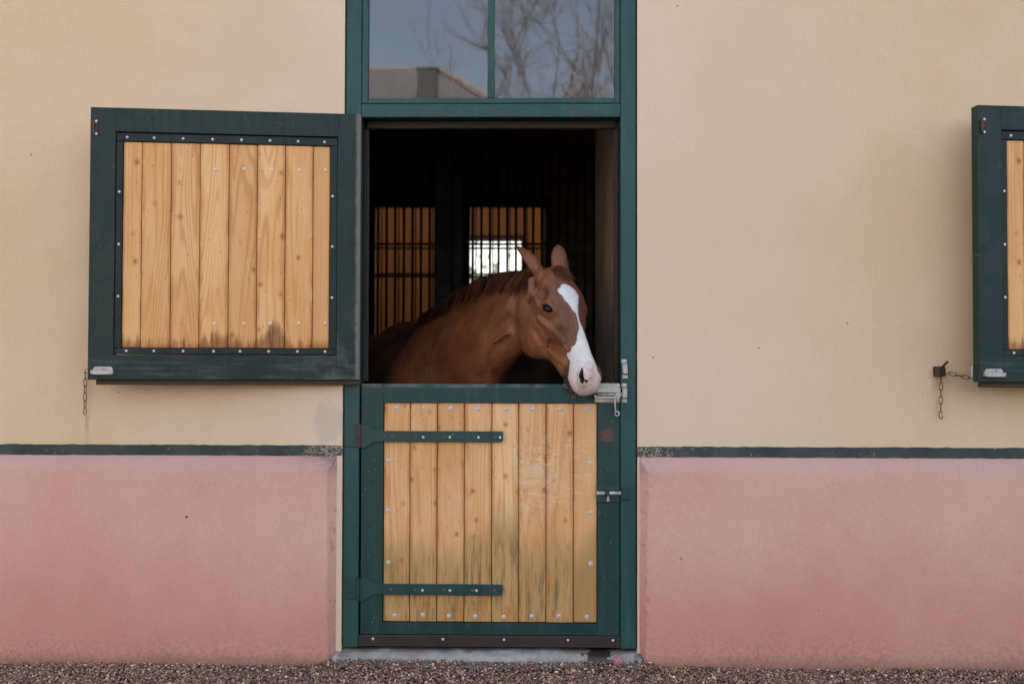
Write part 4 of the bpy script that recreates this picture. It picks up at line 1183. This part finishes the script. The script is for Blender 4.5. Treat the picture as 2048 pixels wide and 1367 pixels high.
BLAZE = [(.112, .026), (.104, .016), (.106, .006), (.116, -.012), (.135, -.030), (.168, -.034), (.20, -.026), (.222, -.016), (.251, -.008), (.285, -.005), (.32, -.008), (.36, -.014), (.40, -.017), (.44, -.020), (.48, -.021), (.517, -.020), (.559, -.018), (.583, -.030), (.60, -.060), (.625, -.10), (.66, -.16), (.72, -.10), (.72, .16), (.61, .23), (.575, .23), (.545, .20), (.515, .155), (.480, .122), (.466, .116), (.455, .126), (.432, .124), (.426, .108), (.432, .098), (.426, .080), (.414, .066), (.412, .050), (.403, .038), (.376, .027), (.353, .017), (.328, .006), (.299, .003), (.267, .005), (.239, .018), (.211, .025), (.196, .036), (.180, .036), (.160, .046), (.146, .048), (.131, .044), (.122, .034)]
def poly_sd(px, py, poly):
    """signed distance, positive inside"""
    poly = np.array(poly); a = poly; b = np.roll(poly, -1, 0)
    d = np.full(len(px), 1e9); ins = np.zeros(len(px), bool)
    for (ax, ay), (bx, by) in zip(a, b):
        ex, ey = bx-ax, by-ay; wx, wy = px-ax, py-ay
        t = np.clip((wx*ex+wy*ey)/(ex*ex+ey*ey+1e-12), 0, 1)
        d = np.minimum(d, np.hypot(wx-ex*t, wy-ey*t))
        c = ((ay > py) != (by > py)) & (px < (bx-ax)*(py-ay)/((by-ay) if by != ay else 1e-12)+ax)
        ins ^= c
    return np.where(ins, d, -d)

def m_coat():
    t = NT('chestnut_coat', .44)
    bz, dk, sk, lite = t.attr('blaze'), t.attr('dark'), t.attr('grey_skin'), t.attr('pale')
    big = t.noise(4.2, 4, .6); mid = t.noise(13, 5, .6)
    fur = t.noise(1.0, 3, .6, vec=t.map((150, 150, 60)), dist=.6); fur2 = t.noise(420, 2, .6)
    c = t.mix(t.ramp(big, .32, .68), (.222, .070, .027), (.112, .037, .017))
    c = t.mix(t.mul(t.ramp(mid, .46, .74), .5), c, (.32, .110, .040))
    c = t.mix(t.mul(lite, .75), c, (.34, .135, .05))
    c = t.mix(t.mul(t.attr('dusk'), .75), c, (.075, .030, .018))
    streak = t.noise(1.0, 4, .65, vec=t.map((75, 75, 17)), dist=.5)
    c = t.mix(t.mul(t.ramp(streak, .46, .72), .42), c, (.080, .028, .014))
    c = t.mix(t.mul(t.ramp(streak, .48, .28), .25), c, (.36, .15, .065))
    c = t.mix(t.mul(t.ramp(fur, .42, .75), .30), c, (.075, .030, .016))
    edge = t.add(bz, t.add(t.mul(t.add(t.noise(1.0, 3, .7, vec=t.map((210, 210, 90))), -.5), .016), t.mul(t.add(t.noise(38, 3, .6), -.5), .012)))
    wm = t.ramp(edge, -.0026, .0030)
    white = t.mix(t.mul(t.ramp(t.noise(30, 4), .35, .7), .5), (.74, .72, .70), (.56, .52, .49))
    white = t.mix(t.mul(t.ramp(streak, .5, .72), .28), white, (.42, .36, .32))
    pink = t.mix(t.ramp(t.noise(60, 4, .6), .4, .65), (.66, .50, .45), (.54, .36, .32))
    white = t.mix(t.mul(t.attr('pink'), t.ramp(t.noise(17, 4, .6), .32, .62, .35, 1.0)), white, pink)
    c = t.mix(wm, c, white)
    c = t.mix(sk, c, t.mix(t.ramp(t.noise(50, 4), .4, .6), (.030, .024, .022), (.055, .045, .042)))
    c = t.mix(dk, c, (.012, .010, .010))
    h = t.add(t.add(t.mul(t.add(fur, streak), .8), t.mul(fur2, .3)), t.mul(t.noise(26, 4, .6), 3.0))
    rough = t.mix(sk, (.43,)*3, (.38,)*3)
    t.p(Base_Color=c, Roughness=rough, Normal=t.bump(h, .30, .0025))
    t.b.inputs['Sheen Weight'].default_value = .03; t.b.inputs['Sheen Roughness'].default_value = .4
    t.b.inputs['Sheen Tint'].default_value = (1, .75, .6, 1)
    t.b.inputs['Specular IOR Level'].default_value = .36
    return t.m
M['coat'] = m_coat()
def m_hair(name, a, b, spec=.4):
    t = NT(name, .45); r = t.attr('pid')
    t.p(Base_Color=t.mix(r, a, b)); t.b.inputs['Specular IOR Level'].default_value = spec
    return t.m
M['mane'] = m_hair('mane_hair', (.022, .009, .006), (.170, .064, .029))
M['whisker'] = m_hair('whiskers', (.35, .30, .26), (.55, .50, .45))
def m_eye():
    t = NT('eye', .06)
    n = t.noise(60, 3)
    t.p(Base_Color=t.mix(n, (.006, .004, .003), (.016, .009, .006)), Roughness=.12); t.b.inputs['Specular IOR Level'].default_value = .22
    return t.m
M['eye'] = m_eye()

def ribbons(name, strands, mat, parent, loc, pids=None):
    """strands: (points, width) lists of tapered flat hairs in one mesh"""
    V, Fq, pid = [], [], []
    rng = np.random.default_rng(1)
    for q_, (pts, w, side) in enumerate(strands):
        n = len(pts); b = len(V); r = rng.random() if pids is None else pids[q_]
        for i, p in enumerate(pts):
            k = w*(1-(i/(n-1))**2.2*.9)*.5
            V += [p-side*k, p+side*k]; pid += [r, r]
        for i in range(n-1): Fq.append((b+2*i, b+2*i+1, b+2*i+3, b+2*i+2))
    me = bpy.data.meshes.new(name); me.from_pydata([tuple(v) for v in V], [], Fq)
    at = me.attributes.new('pid', 'FLOAT', 'POINT'); at.data.foreach_set('value', np.array(pid, np.float32))
    me.polygons.foreach_set('use_smooth', [True]*len(me.polygons))
    return link(name, me, mat, parent, loc)

def make_horse():
    f, bp, V, Q = build_horse_mesh()
    spots = [head_pt(EYE_S[0], EYE_S[1], s*EYE_S[2]) for s in (-1, 1)]+[head_pt(.57, -.045, s*.05) for s in (-1, 1)]
    bm = refine(V, Q, f, spots, .052)
    me = bpy.data.meshes.new('horse'); bm.normal_update(); bm.to_mesh(me); bm.free()
    co = np.zeros(len(me.vertices)*3); me.vertices.foreach_get('co', co); co = co.reshape(-1, 3)
    q = (co-HP)@HM.T; u, n, w = q[:, 0]/HUS, q[:, 1]/HS, q[:, 2]/HL
    s_ = np.arctan2(w, n+.09)*.085
    isl = (u > .02) & (u < .75) & (n > -.20)
    bz = np.where(isl, poly_sd(u, s_, BLAZE), -1.0)
    dk = np.zeros(len(co)); gs = np.zeros(len(co)); pale = np.zeros(len(co)); dusk = np.zeros(len(co)); pk = np.zeros(len(co))
    ss = lambda x, a, b: np.clip((x-a)/(b-a), 0, 1)**2*(3-2*np.clip((x-a)/(b-a), 0, 1))
    g3 = lambda x, c, r: np.exp(-(((x-np.array(c))/np.array(r))**2).sum(1))
    h3 = np.stack([u, n, np.abs(w)], 1)
    for s in (-1, 1):
        c, A_, B_, N_ = eye_frame(s); d = co-c
        e = np.sqrt((d@A_/.0305)**2+(d@B_/.0180)**2)
        m = (np.linalg.norm(d, axis=1) < .045) & (d@N_ > 0)
        gs = np.maximum(gs, np.where(m, ss(e, 1.22, .92), 0))
        # nostril lining
        P = np.array([head_pt(a_, b_, s*c_) for a_, b_, c_ in ((.527, -.026, .048), (.550, -.031, .053), (.572, -.042, .054), (.590, -.050, .046), (.596, -.042, .038))]); rr = (.003, .007, .0105, .012, .008)
        for i in range(4):
            e_ = P[i+1]-P[i]; tt = np.clip((co-P[i])@e_/(e_@e_), 0, 1); r_ = rr[i]+(rr[i+1]-rr[i])*tt
            dk = np.maximum(dk, ss(np.linalg.norm(co-P[i]-tt[:, None]*e_, axis=1)-r_, .0022, -.0002))
    # lower lip and mouth corner
    gs = np.maximum(gs, ss(-n, .122, .130)*ss(u, .488, .505)*ss(-n, .20, .175))
    gs = np.maximum(gs, .75*ss(np.hypot((u-.497)/.030, (n+.118)/.016), 1.2, .6)*(u > .44))
    pk = ss(u, .46, .57)
    pale = g3(h3, (.245, -.075, .105), (.05, .04, .06))*.8+g3(h3, (.46, -.14, .05), (.07, .05, .05))+.7*g3(h3, (.30, -.19, .10), (.07, .06, .06))+.5*g3(h3, (.10, -.14, .10), (.06, .05, .06))
    dusk = g3(h3, (.135, -.035, .075), (.05, .04, .05))+.8*g3(h3, (.33, -.045, .055), (.09, .05, .05))+.7*g3(h3, (.215, -.02, .06), (.035, .03, .03))+.5*g3(h3, (.17, -.19, .11), (.05, .05, .06))
    for nm, a in (('blaze', bz), ('dark', dk), ('grey_skin', gs), ('pale', pale.clip(0, 1)), ('dusk', dusk.clip(0, 1)), ('pink', pk)):
        at = me.attributes.new(nm, 'FLOAT', 'POINT'); at.data.foreach_set('value', a.astype(np.float32))
    me.polygons.foreach_set('use_smooth', [True]*len(me.polygons))
    base = Vector((-.55, .95, 0))
    root = empty('horse', base); tag(root, 'chestnut horse with a white blaze looking out over the stable half door', 'horse')
    body = link('body', me, M['coat'], root, -base)
    for s in (-1, 1):
        c, A_, B_, N_ = eye_frame(s)
        eb = bmesh.new(); bmesh.ops.create_uvsphere(eb, u_segments=32, v_segments=20, radius=.0255)
        o = obj('eye', eb, M['eye'], root, smooth=True, loc=Vector(c+N_*.0015)-base)
        # lashes on the upper lid
        lash = []
        up = B_ if B_[2] > 0 else -B_
        for k in range(26):
            t = -.9+1.8*k/25; p0 = c+A_*t*.021+up*.0105*(1-t*t*.75)+N_*.0225*(1-.25*t*t)
            lash.append(([p0, p0+N_*.006+up*.001, p0+N_*.011-up*.003+A_*t*.003], .0009, A_))
        ribbons('eyelashes', lash, M['mane'], root, -base)
    # ---- mane: short strands laid over the crest towards the near side
    rng = np.random.default_rng(12)
    top = np.array([[.075, .125, 1.800], [.045, .175, 1.803], [-.021, .265, 1.805], [-.087, .352, 1.812], [-.146, .428, 1.808], [-.244, .556, 1.786], [-.356, .702, 1.738], [-.475, .856, 1.668], [-.56, .97, 1.615]])
    seg = np.linalg.norm(np.diff(top, axis=0), axis=1); cum = np.concatenate([[0], np.cumsum(seg)])
    near = np.array([-.80, -.60, 0.0])
    strands = []
    nst = 5200
    clump = rng.uniform(0, 1, 240); cdir = rng.normal(0, 1, 240); clen = rng.uniform(.75, 1.25, 240)
    T, K = [], []
    order = np.sort(clump)
    for i in range(nst):
        k = rng.integers(0, 240); tt = np.clip(clump[k]+rng.normal(0, .0024), 0, 1); T.append(tt); K.append(k)
    pts_all, meta, pidl = [], [], []
    for tt, k in zip(T, K):
        s0 = tt*cum[-1]; j = min(len(seg)-1, np.searchsorted(cum, s0)-1 if s0 > 0 else 0); a = (s0-cum[j])/seg[j]
        p = top[j]*(1-a)+top[j+1]*a; tan = (top[j+1]-top[j])/seg[j]
        far = rng.random() < .22
        sd = -near if far else near
        L = (.105*(1-.35*tt)+.02)*clen[k]*rng.uniform(.72, 1.1)*(1-.45*max(0, tt-.85)/.15)
        lean = tan*(.22+.16*cdir[k])+sd*.0
        n = 7; ps = []
        p0 = p+sd*rng.normal(.004, .008)+np.array([0, 0, -.012])
        h0 = rng.uniform(.010, .024)
        for i in range(n):
            x = i/(n-1)
            out = sd*(.010+.060*x**.8)
            drop = np.array([0, 0, h0*math.sin(min(1, x*2.2)*math.pi*.5)-L*x**1.35])
            wig = tan*.006*math.sin(5*x+6*clump[k]*9)*x+sd*.004*math.sin(7*x+cdir[k]*3)*x
            ps.append(p0+out+drop+lean*L*x+wig)
        pts_all.append(ps); meta.append((tan, rng.uniform(.0020, .0044)))
        pidl.append(np.clip(+.42+.34*cdir[k]+rng.normal(0, .13), 0, 1))
    A = np.array(pts_all).reshape(-1, 3)
    lift = np.tile(rng.uniform(.002, .012, nst)[:, None], (1, 7)).reshape(-1)
    for _ in range(2):
        d = f.at(A); g = f.grad(A, d); gl = np.linalg.norm(g, axis=1)[:, None]+1e-6
        A = A+(g/gl)*np.where(d < lift, lift-d, 0)[:, None]
        # strands hug the neck lower down instead of hanging free
        x = np.tile(np.linspace(0, 1, 7), nst); over = np.where((d > lift+.006) & (x > .35), (d-lift-.006)*.7, 0)
        A = A-(g/gl)*np.minimum(over, .05)[:, None]
    A = A.reshape(-1, 7, 3)
    for ps, (tan, wd) in zip(A, meta): strands.append((list(ps), wd, tan/np.linalg.norm(tan)))
    ribbons('mane', strands, M['mane'], root, -base, pidl)
    # ---- forelock: sparse tuft between the ears falling over the forehead
    fl = []
    for i in range(520):
        u0, w0 = rng.uniform(-.015, .03), rng.normal(.004, .017)
        p = head_pt(u0, .0, w0); L = rng.uniform(.025, .075); dirw = rng.normal(-.15, .40)
        ps = []
        for k in range(6):
            x = k/5; ps.append(p+HU*L*x*.9+HW*(dirw*L*x)+HN*(.012+.02*math.sin(x*2.6)*rng.uniform(.6, 1)))
        fl.append([ps, rng.uniform(.0014, .0026), HW])
    A = np.array([x[0] for x in fl]).reshape(-1, 3); d = f.at(A); g = f.grad(A, d); gl = np.linalg.norm(g, axis=1)[:, None]+1e-6
    lf = np.repeat(rng.uniform(.003, .012, 520), 6); A = A+(g/gl)*(lf-d)[:, None]*np.where(d < lf, 1.0, .8)[:, None]; A = A.reshape(-1, 6, 3)
    ribbons('forelock', [(list(a), b[1], b[2]) for a, b in zip(A, fl)], M['mane'], root, -base)
    # ---- whiskers on lips and chin
    wk = []
    for i in range(70):
        un, nn, wn_ = rng.uniform(.53, .63), rng.uniform(-.185, -.135), rng.uniform(-.035, .040)
        p = np.array([head_pt(un, nn, wn_)]); 
        for _ in range(3): d = f.at(p); g = f.grad(p, d); p = p-g*(d/((g*g).sum(1)+1e-6))[:, None]
        g = g[0]/np.linalg.norm(g[0]); L = rng.uniform(.010, .028); p = p[0]
        e = g*.8+HU*.3+rng.normal(0, .25, 3); e /= np.linalg.norm(e); sd = np.cross(e, [0, 1, 0]); sd /= np.linalg.norm(sd)
        wk.append(([p-e*.002, p+e*L*.5, p+e*L+np.array([0, 0, -.25*L])], .0006, sd))
    ribbons('whiskers', wk, M['whisker'], root, -base)
    return root
make_horse()
# ================================================================ what stands opposite the stable (seen mirrored in the panes) and behind it
def hip_house():
    root = empty('opposite_house', (-7.0, -16.0, 0)); L = Vector(root.location)
    tag(root, 'house with a low grey hipped roof mirrored in the left pane', 'house')
    x0, x1, y0, y1, ze, zr = -19.0, -.5, -21.0, -10.6, 5.3, 7.55
    obj('wall', boxes((x0+.5, x1-.5, y0+.5, y1-.5, 0, ze)), M['house_wall'], root, loc=-L)
    bm = bmesh.new(); rx0, rx1, ry = -14.5, -1.9, -16.3
    a, b, c, d = [bm.verts.new(p) for p in ((x0, y1, ze), (x1, y1, ze), (x1, y0, ze), (x0, y0, ze))]; e, f = bm.verts.new((rx0, ry, zr)), bm.verts.new((rx1, ry, zr))
    for q in ((a, b, f, e), (b, c, f), (c, d, e, f), (d, a, e), (d, c, b, a)): bm.faces.new(q)
    rf = obj('roof', bm, M['house_roof'], root, loc=-L)
    obj('ridge_tiles', tube(tube(bmesh.new(), [(x1, y1, ze+.03), (rx1, ry, zr+.03)], .06, 6), [(rx1, ry, zr+.02), (rx0, ry, zr+.02)], .04, 6), M['ridge'], rf)
    ch = obj('chimney', boxes((-1.79, -1.47, -11.66, -11.34, 5.45, 6.09, .01)), M['chimney'], rf)
    obj('chimney_cap', boxes((-1.81, -1.45, -11.68, -11.32, 6.0905, 6.125, .01)), M['chimney'], ch)
    for wx in (-14, -10.5, -6, -2.6): obj('window', boxes((wx, wx+1.1, y1-.5, y1-.47, 2.2, 3.8, .01)), M['post_steel'], root, loc=-L)
hip_house()
def bare_tree(name, x, y, h, seed, label, spread=1.0, leaf=0):
    rng = random.Random(seed); root = empty(name, (x, y, 0)); tag(root, label, 'tree', 'bare trees opposite the stable')
    tr, cr = bmesh.new(), bmesh.new()
    tips = []
    def grow(p, d, L, r, lev):
        pts = [p]; rr = [r]; q = p.copy(); dd = d.copy(); n = 4 if lev < 4 else 2
        for i in range(n):
            dd = (dd+Vector((rng.gauss(0, .13), rng.gauss(0, .13), rng.gauss(.03, .08)))).normalized(); q = q+dd*L/n; pts.append(q.copy()); rr.append(r*(1-.45*(i+1)/n))
        rr = [max(x_, .010) for x_ in rr]; tube(tr if lev < 2 else cr, pts, rr, 6 if lev < 2 else (4 if lev < 4 else 3), cap=False)
        if lev >= 6 or q.z > 15.5: return
        k = rng.choice((2, 3, 3)) if lev < 4 else rng.choice((3, 3, 4))
        for i in range(k):
            t = rng.uniform(.45, 1.0) if i else 1.0
            b = pts[min(n, max(1, int(t*n)))]
            nd = (dd+Vector((rng.gauss(0, .50*spread), rng.gauss(0, .50*spread), rng.gauss(.16, .26)))).normalized()
            grow(b, nd, L*rng.uniform(.58, .80), rr[-1]*rng.uniform(.62, .9), lev+1)
    grow(Vector((0, 0, -.1)), Vector((rng.gauss(0, .06), 0, 1)).normalized(), h*.30, h*.0085, 0)
    obj('trunk', tr, M['bark'], root, smooth=True)
    me = obj('crown', cr, M['twig'], root, smooth=True)
bare_tree('bare_tree', -2.2, -31, 25, 12, 'tall bare tree mirrored across the middle of the left pane', .95)
bare_tree('bare_tree', -.3, -33, 27, 9, 'tall bare tree mirrored behind the bar between the panes', .85)
bare_tree('bare_tree', 1.0, -31, 22.5, 21, 'spreading bare tree mirrored in the right pane', 1.1)
bare_tree('bare_tree', -4.6, -33, 21.0, 33, 'small bare tree mirrored above the roof at the left', .9)
bare_tree('bare_tree', 3.4, -38, 22, 41, 'slender bare tree mirrored at the right edge of the right pane', .9)
def leafy(name, x, y, rx, ry, h, n, mat, seed, label, cat, z0=.2, size=.11):
    """bush of separate leaf clumps through its volume"""
    rng = np.random.default_rng(seed); root = empty(name, (x, y, 0)); tag(root, label, cat)
    tr = bmesh.new()
    for k in range(7):
        a = rng.uniform(0, 6.28); e = Vector((rx*.6*math.cos(a), ry*.6*math.sin(a), h*rng.uniform(.6, .9)))
        tube(tr, [(0, 0, 0), (e.x*.3, e.y*.3, e.z*.5), e], [.06, .04, .015], 5)
    obj('stems', tr, M['bark'], root)
    cl = rng.normal(0, 1, (60, 3)); cl /= np.linalg.norm(cl, axis=1)[:, None]; cl *= rng.uniform(.35, 1, (60, 1))
    c = cl[rng.integers(0, 60, n)]+rng.normal(0, .14, (n, 3))
    c = c*np.array([rx, ry, h*.5])+np.array([0, 0, h*.5+z0])
    c = c[c[:, 2] > .05]; n = len(c)
    u = rng.normal(0, 1, (n, 3)); u /= np.linalg.norm(u, axis=1)[:, None]; v = rng.normal(0, 1, (n, 3)); v -= u*(u*v).sum(1)[:, None]; v /= np.linalg.norm(v, axis=1)[:, None]
    s = size*rng.uniform(.5, 1.2, (n, 1))
    P = np.stack([c-u*s, c+v*s*.45, c+u*s, c-v*s*.45], 1).reshape(-1, 3)
    me = bpy.data.meshes.new('foliage'); me.from_pydata(P.tolist(), [], (np.arange(n*4).reshape(-1, 4)).tolist())
    link('foliage', me, mat, root)
leafy('russet_shrub', 1.9, -24.5, 2.2, 1.4, 10.7, 26000, M['dead_leaf'], 5, 'russet leafy shrub mirrored at the lower right of the right pane', 'shrub', size=.055)
leafy('hedge_bush', -1.6, 17.5, 3.4, 1.2, 3.5, 5000, M['hedge'], 6, 'sunlit green bush outside the little far window', 'bush')
